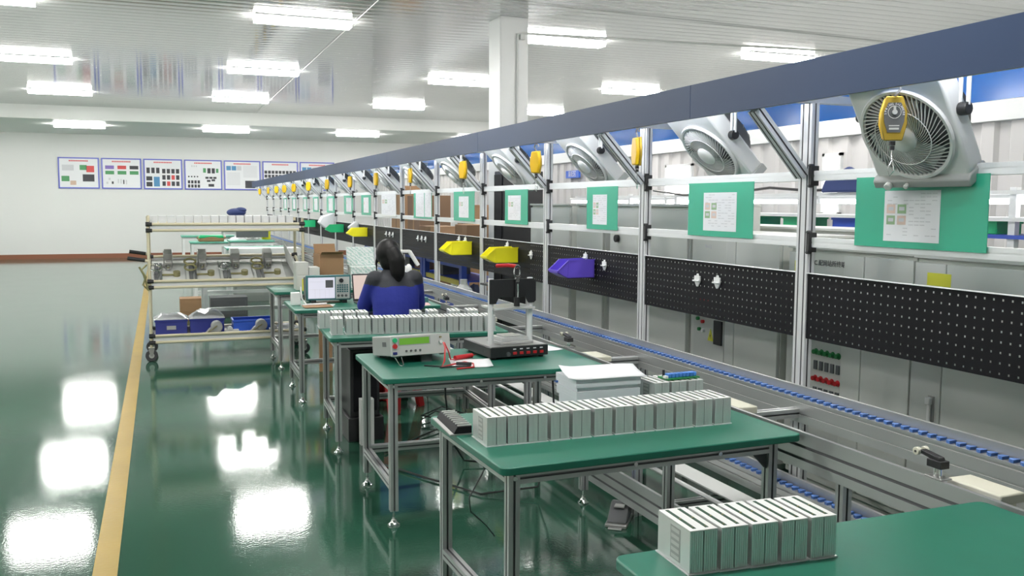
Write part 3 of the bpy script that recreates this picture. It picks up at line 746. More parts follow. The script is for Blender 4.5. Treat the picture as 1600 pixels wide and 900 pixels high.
# ------------------------------------------------------------------ aluminium power modules
UW, UD, UH = 0.0712, 0.155, 0.105
def make_module(detail=True):
    r = empty('aluminium_module')
    def half(x0, x1):
        p = []; n = 6; L = x1-x0
        front = []
        for i in range(n):
            a = x0+L*i/n; g = L/n
            front += [(a+g*0.08, 0.0), (a+g*0.9, 0.0), (a+g*0.92, 0.0016), (a+g*1.06, 0.0016)] if i < n-1 else [(a+g*0.08, 0.0), (x1, 0.0)]
        front = [(x0, 0.0)] + front
        return front + [(x1, UD), (x0, UD)]
    c = UW/2
    for a, b in ((0, c-0.0016), (c+0.0016, UW)):
        m = MB(); m.prism(half(a, b), 'z', 0.004, UH-0.004); m.build('case_half', 'caseal', r, smooth=0)
    m = MB(); m.box(0.001, UW-0.001, 0.003, UD-0.002, 0.006, UH-0.0045); m.build('core', 'cabdark', r, smooth=0)
    m = MB(); m.box(-0.0045, UW+0.0045, -0.004, UD+0.004, 0.0, 0.003); m.build('base_flange', 'alu_b', r, smooth=0)
    m = MB(); m.box(0, UW, 0.0, UD, UH-0.0035, UH); m.build('top_cover', 'white', r, bevel=0.001)
    if detail:
        for sx in (0.013, 0.046):
            m = MB(); m.box(sx, sx+0.0085, 0.012, UD-0.010, UH-0.0002, UH+0.0008); s = m.build('board_slot', 'slotgreen', r, smooth=0)
            m = MB(); m.cyl((sx+0.0037, UD*0.5, UH), (sx+0.0037, UD*0.5, UH+0.0025), 0.003, 8); m.cyl((sx+0.0037, UD*0.13, UH), (sx+0.0037, UD*0.13, UH+0.002), 0.002, 6); m.build('terminal', 'olive', s)
        m = MB(); m.box(-0.0006, 0.0002, 0.045, 0.092, 0.012, 0.092, 0)
        for i in range(5): m.quad((-0.0008, 0.088, 0.088-0.016*i), (-0.0008, 0.050, 0.088-0.016*i), (-0.0008, 0.050, 0.079-0.016*i), (-0.0008, 0.088, 0.079-0.016*i), 1)
        m.build('rating_sticker', ['grey', 'lightgrey'], r, smooth=0)
    return r
mod = make_module(); used = [False]
def put_module(x, y, z, rz, label, grp):
    o = dup(mod) if used[0] else mod
    used[0] = True
    o.location = (x, y, z); o.rotation_euler = (0, 0, rz)
    return tag(o, label, 'power module', grp)
for i in range(5):       # on the nearest bench
    put_module(1.1135+0.0808*i, 1.738-0.0058*i, 0.75, R(-2.5), 'aluminium power module on the closest bench, %s from the sticker end' % ORD[i], 'five aluminium modules on the closest bench')
xs = [1.047, 1.126, 1.2056, 1.2913, 1.3778, 1.4659, 1.5527, 1.6392, 1.7262, 1.8106, 1.8987, 1.984]
for i, x in enumerate(xs):
    put_module(x, 2.942, 0.75, 0, 'aluminium module in the row of twelve before the paper stack, %s from sticker end' % ORD[i], 'row of twelve aluminium modules')
for i in range(3):
    put_module(1.915+0.083*i, 3.285, 0.75, R(2), 'aluminium module behind the row of twelve beside the papers, %s from papers' % ORD[i], 'three aluminium modules beside the paper stack')
xs = [1.0138, 1.1158-0.008, 1.19, 1.2739, 1.3559, 1.4385, 1.5182, 1.60, 1.6812, 1.7623, 1.8416, 1.9248, 2.012]
for i, x in enumerate(xs):
    put_module(x, 5.845-0.15*(x-1.0138), 0.75, R(-6), 'aluminium module in the row in front of the person, %s from the cart side' % ORD[i], 'row of aluminium modules before the person')
for i in range(4):
    put_module(0.992+0.085*i, 6.185-0.012*i, 0.75, R(-4), 'aluminium module by the person\'s elbow behind the front row, %s from bench end' % ORD[i], 'four aluminium modules by the elbow')
for i, (x, y) in enumerate(((1.60, 6.05), (1.72, 6.06), (1.87, 6.03), (2.0, 6.02))):
    put_module(x, y, 0.75, R(-8), 'aluminium module behind the row before the person, %s from the person\'s back' % ORD[i], 'loose aluminium modules behind the person')

# black finned heat sink overhanging the bench end
hs = empty('black_heat_sink', (0.985, 3.13, 0.75), (0, 0, R(-3)), 'black finned heat sink overhanging the end of the module bench', 'heat sink')
m = MB(); m.box(-0.015, 0.07, 0, 0.28, 0.0005, 0.005); m.build('flange', 'steel', hs)
m = MB(); m.prism([(0.0, 0.005), (0.07, 0.005), (0.07, 0.032), (0.015, 0.032)], 'y', 0.005, 0.275); m.build('sink_body', 'blackpaint', hs, bevel=0.002)
m = MB()
for i in range(9): m.prism([(0.016, 0.032), (0.07, 0.032), (0.07, 0.036), (0.018, 0.036)], 'y', 0.012+0.030*i, 0.018+0.030*i)
m.build('fins', 'lightgrey', hs)

# stack of papers and folders at the back of the same bench
def paper_block(name, x0, x1, y0, y1, z0, z1, lb, mats, bend=0.0, group=None):
    m = MB(); n = 10
    poly = [(x0, z0)] + [(x1, z0)]
    top = [(x1 + bend*0.3, z1 - 0.0), (x1-(x1-x0)*0.1, z1)] if bend else [(x1, z1)]
    top += [(x0, z1)]
    m.prism(poly+top, 'y', y0, y1); o = m.build(name, mats, smooth=20); tag(o, lb, 'paper stack', group); return o
paper_block('paper_ream', 1.572, 1.852, 3.315, 3.50, 0.75, 0.798, 'lowest white paper bundle of the stack behind the modules', 'paper2', group='paper bundles in the stack')
paper_block('paper_ream', 1.565, 1.858, 3.310, 3.51, 0.7985, 0.836, 'second paper bundle from the bottom of the stack behind the modules', 'paper2', group='paper bundles in the stack')
paper_block('paper_ream', 1.57, 1.85, 3.315, 3.505, 0.8365, 0.852, 'thin paper bundle third from the bottom of the stack', 'paper2', group='paper bundles in the stack')
paper_block('paper_ream', 1.562, 1.860, 3.308, 3.512, 0.8525, 0.885, 'paper bundle beneath the curled sheets on the stack', 'paper2', group='paper bundles in the stack')
m = MB(); n = 14; st0 = 0
for i in range(n+1):       # curled top sheets, edges flaring
    t = i/n; x = 1.525+t*(1.885-1.525)
    zc = 0.8875 + 0.010*max(0, (0.22-t)/0.22)**2 - 0.004*max(0, (t-0.8)/0.2)
    for y in (3.302, 3.36, 3.44, 3.53): m.v.append((x+0.05*(y-3.3)/0.2, y, zc + 0.012*max(0, (y-3.42)/0.11)))
for i in range(n):
    for j in range(3): m.face((4*i+j, 4*(i+1)+j, 4*(i+1)+j+1, 4*i+j+1))
o = m.build('curled_paper_sheets', 'paper', solid=0.003); tag(o, 'curled white sheets lying on top of the paper stack', 'paper')

# circuit board on the modules beside the papers
cbd = empty('circuit_board', (1.985, 3.30, 0.75+UH+0.004), (0, 0, R(4)), 'green circuit board with blue parts lying on three modules', 'circuit board')
m = MB(); m.box(0, 0.165, 0, 0.075, 0, 0.006); m.build('board', 'pcbgreen', cbd)
for i in range(8):
    m = MB(); m.box(0.012+0.0185*i, 0.028+0.0185*i, 0.012, 0.04, 0.006, 0.024); m.build('blue_relay', 'compblue', cbd, bevel=0.002)
m = MB(); m.cyl((0.02, 0.06, 0.006), (0.02, 0.06, 0.034), 0.006, 10); m.build('capacitor', 'black', cbd)
m = MB(); m.box(-0.004, 0.01, 0.01, 0.03, 0.006, 0.016); m.build('connector', 'white', cbd)

# ------------------------------------------------------------------ safety tester with leads
te = empty('safety_tester', (1.119, 4.64, 0.75), (0, 0, R(6.5)), 'grey bench safety tester with green display, propped on a wire stand', 'tester')
tw, td, thh = 0.335, 0.31, 0.104
tilt = Matrix.Translation((0, 0, 0.046)) @ Matrix.Rotation(R(-7.5), 4, 'X')
def tb_build(m, n, mt, par, **k):
    m.xf(0, tilt); return m.build(n, mt, par, **k)
m = MB(); m.box(0, tw, 0.012, td, 0, thh); m.box(0.02, 0.05, 0.02, 0.05, -0.008, 0); m.box(tw-0.05, tw-0.02, 0.02, 0.05, -0.008, 0); tb_build(m, 'case', 'grey', te, bevel=0.004)
m = MB(); m.box(-0.002, tw+0.002, 0, 0.0125, -0.002, thh+0.002); fp = tb_build(m, 'front_panel', 'lightgrey', te, bevel=0.003)
m = MB(); m.box(-0.0012, 0.0, 0.08, 0.14, 0.05, 0.075); tb_build(m, 'side_vent', 'darkgrey', te)
m = MB(); m.box(0.045, 0.215, -0.001, 0.002, 0.058, 0.092); tb_build(m, 'display', 'lcd', te)
m = MB(); m.box(0.038, 0.222, -0.0006, 0.002, 0.053, 0.097); tb_build(m, 'display_bezel', 'grey', te)
m = MB(); m.cyl((0.018, 0.002, 0.084), (0.018, -0.012, 0.084), 0.0125, 14); tb_build(m, 'start_button', 'greenbin', te)
m = MB(); m.cyl((0.018, 0.002, 0.052), (0.018, -0.012, 0.052), 0.0125, 14); tb_build(m, 'stop_button', 'red', te)
m = MB(); m.box(0.006, 0.030, -0.004, 0.002, 0.008, 0.022); tb_build(m, 'power_switch', 'navy', te, bevel=0.002)
for i in range(4):
    m = MB(); m.cyl((0.082+0.026*i, 0.002, 0.024), (0.082+0.026*i, -0.005, 0.024), 0.006, 10); tb_build(m, 'push_button', 'darkgrey', te)
for zz in (0.062, 0.087):
    m = MB(); m.cyl((0.278, 0.002, zz), (0.278, -0.016, zz), 0.009 if zz < 0.07 else 0.005, 12); tb_build(m, 'output_terminal', 'white' if zz < 0.07 else 'olive', te)
m = MB(); m.tube([(0.016, 0.01, 0.044), (0.024, -0.05, 0.006), (0.035, -0.062, 0.004), (0.046, -0.05, 0.006), (0.054, 0.01, 0.044)], 0.0025, 6); m.build('wire_stand', 'chrome', te)
m = MB(); m.box(0.18, 0.24, 0.03, 0.05, 0.0, 0.046); m.box(0.02, 0.06, 0.25, 0.29, 0.0, 0.012); m.box(0.27, 0.31, 0.25, 0.29, 0.0, 0.012); m.build('foot', 'darkgrey', te)
tz = 0.75
m = MB()
m.tube([(1.395, 4.62, 0.86), (1.39, 4.57, 0.84), (1.365, 4.50, 0.78), (1.34, 4.47, 0.756), (1.40, 4.52, 0.755), (1.50, 4.58, 0.755), (1.53, 4.52, 0.755), (1.50, 4.42, 0.755), (1.40, 4.40, 0.755)], 0.0045, 7)
m.tube([(1.40, 4.62, 0.86), (1.41, 4.58, 0.82), (1.43, 4.60, 0.77), (1.47, 4.66, 0.757)], 0.004, 7)
tag(m.build('red_test_lead', 'red'), 'red test leads coiled between the tester and the press fixture', 'test lead')
m = MB(); m.cyl((1.475, 4.67, 0.764), (1.59, 4.72, 0.764), 0.013, 12); m.cyl((1.59, 4.72, 0.764), (1.62, 4.733, 0.764), 0.005, 8, 0.001)
tag(m.build('test_probe', 'red', bevel=0.002), 'red test probe lying beside the tester front corner', 'test probe')
m = MB(); m.tube([(1.33, 4.47, 0.754), (1.42, 4.46, 0.757), (1.49, 4.44, 0.757)], 0.004, 6); m.cyl((1.43, 4.50, 0.765), (1.50, 4.46, 0.765), 0.009, 10); m.tube([(1.35, 4.49, 0.755), (1.31, 4.52, 0.755), (1.27, 4.55, 0.755)], 0.004, 6)
tag(m.build('black_test_clip', 'black'), 'black test clip and lead lying inside the red lead loop', 'test clip')
def sheet(name, pts, z, lb, mt='paper', curl=0.0):
    m = MB(); n = 6
    (ax, ay), (bx, by), (cx, cy), (dx, dy) = pts
    for i in range(n+1):
        for j in range(n+1):
            u, v = i/n, j/n
            x = (ax*(1-u)+bx*u)*(1-v)+(dx*(1-u)+cx*u)*v; y = (ay*(1-u)+by*u)*(1-v)+(dy*(1-u)+cy*u)*v
            m.v.append((x, y, z + curl*max(0, u-0.7)**2*8 ))
    for i in range(n):
        for j in range(n): m.face((i*(n+1)+j, (i+1)*(n+1)+j, (i+1)*(n+1)+j+1, i*(n+1)+j+1))
    return tag(m.build(name, mt, solid=0.0012), lb, 'paper sheet')
sheet('paper_sheet', [(1.40, 4.47), (1.60, 4.40), (1.66, 4.63), (1.46, 4.74)], 0.7515, 'white paper sheet under the red test leads', curl=0.01)
sheet('paper_sheet', [(2.02, 4.78), (2.18, 4.80), (2.14, 5.02), (2.0, 5.03)], 0.7515, 'white paper sheet behind the black press fixture', curl=0.006)

# ------------------------------------------------------------------ press fixture
px = empty('press_fixture', (1.654, 4.595, 0.75), (0, 0, R(4)), 'black press test fixture with lever clamp on twin aluminium columns', 'press fixture')
PW, PD = 0.352, 0.385
m = MB(); m.box(0, PW, 0, PD, 0.012, 0.07); base = m.build('base', 'black', px, bevel=0.003)
for fx in (0.03, PW-0.03):
    for fy in (0.03, PD-0.03):
        m = MB(); m.cyl((fx, fy, 0), (fx, fy, 0.012), 0.014, 12); m.build('rubber_foot', 'rubber', px)
m = MB(); m.box(-0.001, 0.0, 0.10, 0.20, 0.03, 0.055); m.build('side_handle', 'rubber', px)
m = MB(); m.box(0.008, PW-0.008, 0.008, PD-0.008, 0.07, 0.0725); m.build('deck_plate', 'steel', px)
for i in range(5):
    m = MB(); m.box(0.135+0.041*i, 0.157+0.041*i, -0.005, 0.001, 0.025, 0.040); o = m.build('rocker_switch', 'red', px, bevel=0.001)
    m = MB(); m.box(0.136+0.041*i, 0.154+0.041*i, -0.0008, 0.001, 0.052, 0.058); m.build('switch_label', 'paper', px)
m = MB(); m.cyl((0.105, 0, 0.03), (0.105, -0.012, 0.03), 0.012, 12); m.build('knob', 'darkgrey', px)
for cx in (0.045, 0.285):
    m = MB(); m.cyl((cx, 0.10, 0.072), (cx, 0.10, 0.44), 0.016, 14); m.build('column_rod', 'alu_b', px)
    m = MB(); m.cyl((cx+0.045, 0.23, 0.072), (cx+0.045, 0.23, 0.40), 0.007, 8); m.build('guide_rod', 'steel', px)
m = MB(); m.prism([(0.028, 0.30), (0.028, 0.435), (0.30, 0.435), (0.312, 0.42), (0.312, 0.31), (0.30, 0.30), (0.265, 0.30), (0.245, 0.335), (0.085, 0.335), (0.065, 0.30)], 'y', 0.075, 0.085); m.build('head_plate', 'black', px, bevel=0.002)
m = MB(); m.box(0.04, 0.30, 0.085, 0.24, 0.395, 0.405); m.build('top_plate', 'black', px)
m = MB(); m.box(0.05, 0.30, 0.06, 0.25, 0.265, 0.279); m.build('press_plate', 'clear', px, bevel=0.002)
m = MB(); m.box(0.085, 0.29, 0.06, 0.25, 0.0725, 0.088); m.box(0.10, 0.27, 0.08, 0.22, 0.088, 0.108); m.box(0.12, 0.22, 0.09, 0.19, 0.108, 0.118); m.build('clear_nest', 'clear', px, bevel=0.002)
cl = m = MB(); m.cyl((0.185, 0.06, 0.285), (0.185, 0.06, 0.335), 0.017, 12); m.cyl((0.185, 0.06, 0.335), (0.185, 0.06, 0.42), 0.011, 10); m.build('plunger', 'black', px)
m = MB(); m.ring((0, 0, 0), 0.024, 0.007, 20, 6, basis((1, 0, 0), (0, 0, 1), (0.185, 0.055, 0.475)) @ Matrix.Diagonal((0.75, 1.35, 1, 1))); m.box(0.175, 0.195, 0.05, 0.066, 0.42, 0.455); m.tube([(0.185, 0.05, 0.41), (0.187, 0.05, 0.37), (0.186, 0.052, 0.33)], 0.006, 6); m.build('toggle_clamp', 'chrome', px)
m = MB(); m.tube([(0.185, 0.06, 0.505), (0.15, 0.10, 0.51), (0.10, 0.15, 0.505)], 0.011, 8); m.build('clamp_handle', 'red', px)

# ------------------------------------------------------------------ the seated person
def remeshed(mb, name, mats, parent, voxel, smooth_it=6, off=None, fmat=None):
    o = mb.build(name + '_rough', mats, smooth=0, off=off)
    md = o.modifiers.new('r', 'REMESH'); md.mode = 'VOXEL'; md.voxel_size = voxel; md.use_smooth_shade = True
    if smooth_it:
        sm = o.modifiers.new('s', 'SMOOTH'); sm.factor = 0.5; sm.iterations = smooth_it
    bpy.context.view_layer.update()
    me = bpy.data.meshes.new_from_object(o.evaluated_get(bpy.context.evaluated_depsgraph_get()))
    bpy.data.objects.remove(o)
    me.name = name; me.materials.clear()
    for mt in mats: me.materials.append(M[mt])
    for p in me.polygons:
        p.use_smooth = True; p.material_index = fmat(p.center) if fmat else 0
    n = bpy.data.objects.new(name, me); COL.objects.link(n); n.parent = parent
    return n
def loft(m, rings, n=18):
    """rings: (centre, rx, ry) ellipses in the horizontal plane, bottom to top"""
    k = len(m.v)
    for c, rx, ry in rings:
        for j in range(n):
            t = 2*math.pi*j/n; m.v.append((c[0]+rx*math.cos(t), c[1]+ry*math.sin(t), c[2]))
    for i in range(len(rings)-1):
        for j in range(n):
            q = (j+1) % n; m.face((k+i*n+j, k+i*n+q, k+(i+1)*n+q, k+(i+1)*n+j))
    m.face([k+j for j in range(n)][::-1]); m.face([k+(len(rings)-1)*n+j for j in range(n)])
def limb(m, pts, rad, n=12):
    for (a, b, ra, rb) in zip(pts[:-1], pts[1:], rad[:-1], rad[1:]):
        m.cyl(a, b, ra, n, rb)
    for p, r_ in zip(pts, rad): m.ball(p, r_, r_, r_, 12, 8)
PX0, PY0 = 1.70, 6.88
pr = empty('person', (PX0, PY0, 0), label='person with black hair in blue work jacket with charcoal shoulders, seated at bench', cat='person')
PO = (PX0, PY0, 0)
def P(x, y, z): return (PX0+x, PY0+y, z)
sh, el, wr = {}, {}, {}
for s in (-1, 1):
    sh[s] = P(0.165*s, 0.06, 1.01); el[s] = P(0.215*s, 0.17, 0.80); wr[s] = P(0.13*s+(0.01 if s > 0 else 0), 0.43, 0.815)
hip = {s: P(0.085*s, 0.0, 0.52) for s in (-1, 1)}; kn = {s: P(0.12*s, 0.40, 0.52) for s in (-1, 1)}; an = {s: P(0.13*s, 0.36, 0.09) for s in (-1, 1)}
hc = P(-0.035, 0.145, 1.195)
m = MB()
loft(m, [(P(0, 0, .47), .13, .11), (P(0, 0.0, .55), .15, .11), (P(0, 0.02, .68), .13, .095), (P(0, 0.05, .85), .145, .10), (P(0, .07, .98), .15, .095), (P(-.005, .085, 1.045), .09, .065), (P(-.01, .095, 1.07), .05, .05), (P(-.025, .12, 1.13), .047, .047)])
for s in (-1, 1):
    limb(m, [sh[s], el[s], wr[s]], [.045, .036, .026]); limb(m, [hip[s], kn[s], an[s]], [.075, .052, .036])
    limb(m, [an[s], P(0.135*s, 0.50, 0.045)], [.036, .03])
# head: cranium, jaw, nose, ears, brow, lips
m.ball(hc, .072, .090, .105, 20, 14); m.ball((hc[0], hc[1]+.030, hc[2]-.055), .052, .060, .062, 16, 10)
m.ball((hc[0], hc[1]+.094, hc[2]-.028), .011, .016, .020, 10, 8); m.ball((hc[0], hc[1]+.089, hc[2]-.068), .022, .010, .006, 10, 6); m.ball((hc[0], hc[1]+.087, hc[2]-.079), .018, .010, .006, 10, 6)
m.ball((hc[0], hc[1]+.080, hc[2]+.018), .048, .012, .010, 12, 6); m.ball((hc[0], hc[1]+.075, hc[2]-.10), .02, .015, .012, 10, 6)
for s in (-1, 1):
    m.ball((hc[0]+s*.074, hc[1]+.0, hc[2]-.02), .010, .018, .030, 10, 8)
# hands: palm, four unequal fingers curled over the table, thumb from the side of the palm
for s in (-1, 1):
    w = wr[s]; pc = (w[0]-s*.01, w[1]+.05, w[2]-.012)
    m.ball(pc, .038, .050, .016, 14, 8)
    for i, (dx, ln) in enumerate(((-.030, .066), (-.011, .078), (.009, .074), (.028, .056))):
        b0 = (pc[0]-s*dx, pc[1]+.035, pc[2]+.002); b1 = (b0[0]-s*dx*.2, b0[1]+ln*.5, b0[2]+.001); b2 = (b1[0], b1[1]+ln*.32, b1[2]-.014); b3 = (b2[0], b2[1]+ln*.16, b2[2]-.014)
        limb(m, [b0, b1, b2, b3], [.0088, .0082, .0076, .007], 8)
    t0 = (pc[0]-s*.026, pc[1]-.012, pc[2]); limb(m, [t0, (t0[0]-s*.022, t0[1]+.028, t0[2]-.006), (t0[0]-s*.024, t0[1]+.052, t0[2]-.016)], [.011, .0095, .008], 8)
remeshed(m, 'body', ['skin'], pr, 0.006, 3, PO)
for s in (-1, 1):
    m = MB(); m.ball((hc[0]+s*.030, hc[1]+.083, hc[2]-.004), .0125, .008, .008, 12, 8); e = m.build('eye', 'paper', pr, off=PO)
    m = MB(); m.ball((hc[0]+s*.030, hc[1]+.0895, hc[2]-.005), .0055, .003, .0055, 10, 6); m.build('iris', 'black', e, off=PO)
m = MB()        # jacket
loft(m, [(P(0, -.01, .49), .195, .135), (P(0, -.01, .60), .19, .135), (P(0, .01, .72), .182, .13), (P(0, .035, .85), .188, .13), (P(0, .055, .95), .19, .12), (P(0, .07, 1.02), .165, .10), (P(-.005, .085, 1.06), .10, .075), (P(-.012, .10, 1.085), .066, .064), (P(-.02, .108, 1.105), .062, .06)], 24)
for s in (-1, 1):
    limb(m, [(sh[s][0]-s*.01, sh[s][1], sh[s][2]), el[s], (wr[s][0], wr[s][1]-.01, wr[s][2])], [.072, .062, .043])
    m.cyl((wr[s][0]+(el[s][0]-wr[s][0])*.12, wr[s][1]-.035, wr[s][2]), (wr[s][0], wr[s][1]-.008, wr[s][2]), .045, 14)
def jm(c):
    z = c.z; x = c.x
    if z > 0.965 - 0.10*abs(x) + 0.25*max(0, abs(x)-0.1) and c.y < 0.22 and z < 1.088: return 1
    return 0
remeshed(m, 'jacket', ['jacket', 'yoke'], pr, 0.010, 5, PO, jm)
m = MB()
loft(m, [(P(0, 0, .455), .16, .13), (P(0, 0, .50), .175, .14), (P(0, 0, .58), .165, .125)])
for s in (-1, 1): limb(m, [hip[s], kn[s], (an[s][0], an[s][1], an[s][2]+.02)], [.092, .068, .055])
remeshed(m, 'trousers', ['trousers'], pr, 0.010, 4, PO)
for s in (-1, 1):
    m = MB(); m.ball((an[s][0], an[s][1]-.01, .055), .042, .06, .055); m.ball((an[s][0], an[s][1]+.10, .038), .046, .105, .038); m.box(an[s][0]-.04, an[s][0]+.04, an[s][1]-.055, an[s][1]+.19, 0, .02)
    remeshed(m, 'shoe', ['black'], pr, 0.008, 4, PO)
m = MB()        # hair: cap, side locks, long tail down the back
m.ball((hc[0], hc[1]-.020, hc[2]+.018), .098, .108, .112, 20, 14); m.ball((hc[0]+.016, hc[1]-.055, hc[2]-.035), .094, .075, .105, 16, 10)
limb(m, [(hc[0]+.018, hc[1]-.10, hc[2]+.02), (hc[0]+.040, hc[1]-.135, hc[2]-.04), (hc[0]+.045, hc[1]-.150, hc[2]-.13), (hc[0]+.042, hc[1]-.160, hc[2]-.19)], [.060, .066, .056, .030], 12)
limb(m, [(hc[0]-.075, hc[1]+.02, hc[2]+.0), (hc[0]-.083, hc[1]+.03, hc[2]-.06), (hc[0]-.080, hc[1]+.035, hc[2]-.13)], [.014, .011, .006], 8)
limb(m, [(hc[0]+.075, hc[1]+.01, hc[2]+.0), (hc[0]+.080, hc[1]+.0, hc[2]-.07)], [.018, .012], 8)
cap = remeshed(m, 'hair', ['hair'], pr, 0.007, 3, PO)

# red plastic stool
so = (1.635, 6.90, 0)
sl = empty('red_stool', so, (0, 0, R(42)), 'red plastic stool with splayed legs under the seated person', 'stool')
m = MB(); m.box(-.165, .165, -.165, .165, .405, .456); m.build('seat', 'red', sl, bevel=.012, seg=3)
m = MB()
for a in range(4):
    k = m.mark(); m.prism([(-.160, .405), (.160, .405), (.168, .33), (-.168, .33)], 'y', -.165, -.158); m.xf(k, Matrix.Rotation(a*math.pi/2, 4, 'Z'))
m.build('skirt', 'red', sl)
for a in range(4):
    mx = Matrix.Rotation(a*math.pi/2, 4, 'Z'); m = MB(); k = m.mark()
    m.v += [(-.165, -.165, .34), (-.06, -.165, .34), (-.06, -.150, .34), (-.15, -.150, .34), (-.15, -.06, .34), (-.165, -.06, .34), (-.205, -.205, 0), (-.135, -.205, 0), (-.135, -.190, 0), (-.19, -.190, 0), (-.19, -.135, 0), (-.205, -.135, 0)]
    for i in range(6): j = (i+1) % 6; m.face((i, j, 6+j, 6+i))
    m.face(range(6)); m.face(range(6, 12)); m.xf(k, mx); m.build('leg', 'red', sl, bevel=.003)

# ------------------------------------------------------------------ on the person's bench
os_ = empty('oscilloscope', (1.135, 7.74, 0.75), (0, 0, R(-3)), 'teal oscilloscope with lit screen standing on the bench beside the laptop', 'oscilloscope')
m = MB(); m.prism([(0, .035), (0, .235), (.10, .225), (.27, .205), (.27, .05)], 'x', 0, .365); m.v = [(x, y, z) for x, y, z in m.v]; m.build('case', 'darkgrey', os_, bevel=.006)
m = MB(); m.box(-.006, .371, -.012, .012, .028, .242); m.build('front_frame', 'teal', os_, bevel=.006)
m = MB(); m.box(.014, .236, -.0145, -.011, .045, .222); sc = m.build('screen', 'screen', os_, smooth=0)
m = MB(); m.box(.158, .222, -.0155, -.0146, .135, .20, 0); m.build('plot_inset', 'darkgrey', sc, smooth=0)
m = MB()
for z in (.12, .185): m.box(.02, .232, -.0152, -.0146, z, z+.0015)
for x in (.07, .11, .155, .19): m.box(x, x+.0012, -.0152, -.0146, .05, .12)
m.build('grid_lines', 'inkgrey', sc, smooth=0)
m = MB(); m.box(.245, .360, -.0140, -.011, .04, .225); m.build('control_panel', 'lightgrey', os_)
m = MB(); m.cyl((.29, -.012, .195), (.29, -.030, .195), .018, 16); m.build('rotary_knob', 'black', os_, bevel=.002)
m = MB()
for r_ in range(4):
    for c in range(5): m.box(.254+.02*c, .268+.02*c, -.019, -.013, .095+.018*r_, .107+.018*r_)
m.build('keypad', 'teal', os_)
for i in range(3):
    m = MB(); m.cyl((.265+.032*i, -.012, .066), (.265+.032*i, -.026, .066), .011, 12); m.build('input_jack', 'darkgrey', os_)
for fx in (.04, .30):
    m = MB(); m.box(fx, fx+.04, .0, .03, 0, .03); m.box(fx, fx+.04, .22, .25, 0, .05); m.build('foot', 'black', os_)
lt = empty('laptop', (1.53, 7.44, 0.75), (0, 0, R(2)), 'dark laptop with pinkish lit screen before the seated person', 'laptop')
m = MB(); m.box(0, .34, 0, .235, 0.002, .018); kb = m.build('keyboard_base', 'darkgrey', lt, bevel=.003)
m = MB()
for r_ in range(5):
    for c in range(13): m.box(.02+.0235*c, .04+.0235*c, .10+.023*r_, .12+.023*r_, .018, .0195)
m.build('keys', 'black', kb)
m = MB(); m.box(-.002, .342, 0, .008, 0, .235); m.xf(0, Matrix.Translation((0, .232, .018)) @ Matrix.Rotation(R(-14), 4, 'X')); sl_ = m.build('lid', 'black', lt, bevel=.002)
m = MB(); m.box(.008, .332, -.001, .0, .018, .222); m.xf(0, Matrix.Translation((0, .232, .018)) @ Matrix.Rotation(R(-14), 4, 'X')); m.build('screen', 'screenpink', sl_, smooth=0)
sheet('paper_sheet', [(1.06, 7.50), (1.30, 7.44), (1.36, 7.64), (1.10, 7.70)], .7515, 'white paper before the oscilloscope')
m = MB(); m.box(1.07, 1.30, 7.40, 7.58, .7535, .758); tag(m.build('brown_folder', 'card'), 'brown folder edge lying on the paper before the oscilloscope', 'folder')
wb = MB(); wb.box(0, .075, 0, .07, 0, .105); o = wb.build('white_box', 'white', bevel=.004); o.location = (1.0, 7.66, .75); tag(o, 'small white box at the bench end beside the oscilloscope', 'box')
m = MB(); m.tube([(1.085, 7.72, .90), (1.09, 7.70, .80), (1.12, 7.64, .757), (1.20, 7.62, .76), (1.28, 7.60, .765)], .007, 8); tag(m.build('white_cable', 'white'), 'white cable curving down from the oscilloscope side', 'cable')
sheet('pink_paper', [(1.94, 7.32), (2.10, 7.31), (2.13, 7.50), (1.98, 7.53)], .7515, 'pink paper beside the person on the bench', 'pink')
m = MB(); m.box(1.95, 2.02, 7.60, 7.68, .75, .86); m.box(1.96, 2.01, 7.598, 7.60, .78, .85); tag(m.build('black_device', 'black', bevel=.004), 'black device standing behind the pink paper', 'device')
m = MB(); m.box(2.06, 2.15, 7.56, 7.66, .75, .79); m.cyl((2.10, 7.60, .79), (2.10, 7.60, .83), .02, 12); tag(m.build('small_component_tray', 'teal', bevel=.004), 'small teal tray of components beside the black device', 'tray')
la = empty('bench_lamp', (1.90, 7.86, .75), label='white angled lamp arm rising behind the person\'s shoulder', cat='lamp')
lo = la.location
m = MB(); m.cyl((1.90, 7.86, .75), (1.90, 7.86, .77), .05, 16); m.build('base', 'white', la, off=lo)
m = MB(); m.tube([(1.90, 7.86, .77), (1.87, 7.86, 1.17)], .012, 8); m.build('pole', 'white', la, off=lo)
m = MB(); m.box(1.85, 2.06, 7.82, 7.86, 1.165, 1.19); m.build('arm', 'white', la, off=lo, bevel=.004)
m = MB(); m.box(0, .15, -.02, .02, -.015, .015); m.xf(0, Matrix.Translation((2.055, 7.84, 1.178)) @ Matrix.Rotation(R(58), 4, 'Y')); m.build('lamp_head', 'white', la, off=lo, bevel=.004)
m = MB(); m.ball((1.98, 7.80, .98), .055, .05, .085, 14, 10); m.cyl((1.98, 7.80, .75), (1.98, 7.80, .93), .03, 12); m.ball((2.03, 7.77, 1.02), .03, .03, .05)
tag(m.build('white_roll_bundle', 'white'), 'white roll and crumpled film standing below the lamp arm', 'film roll')

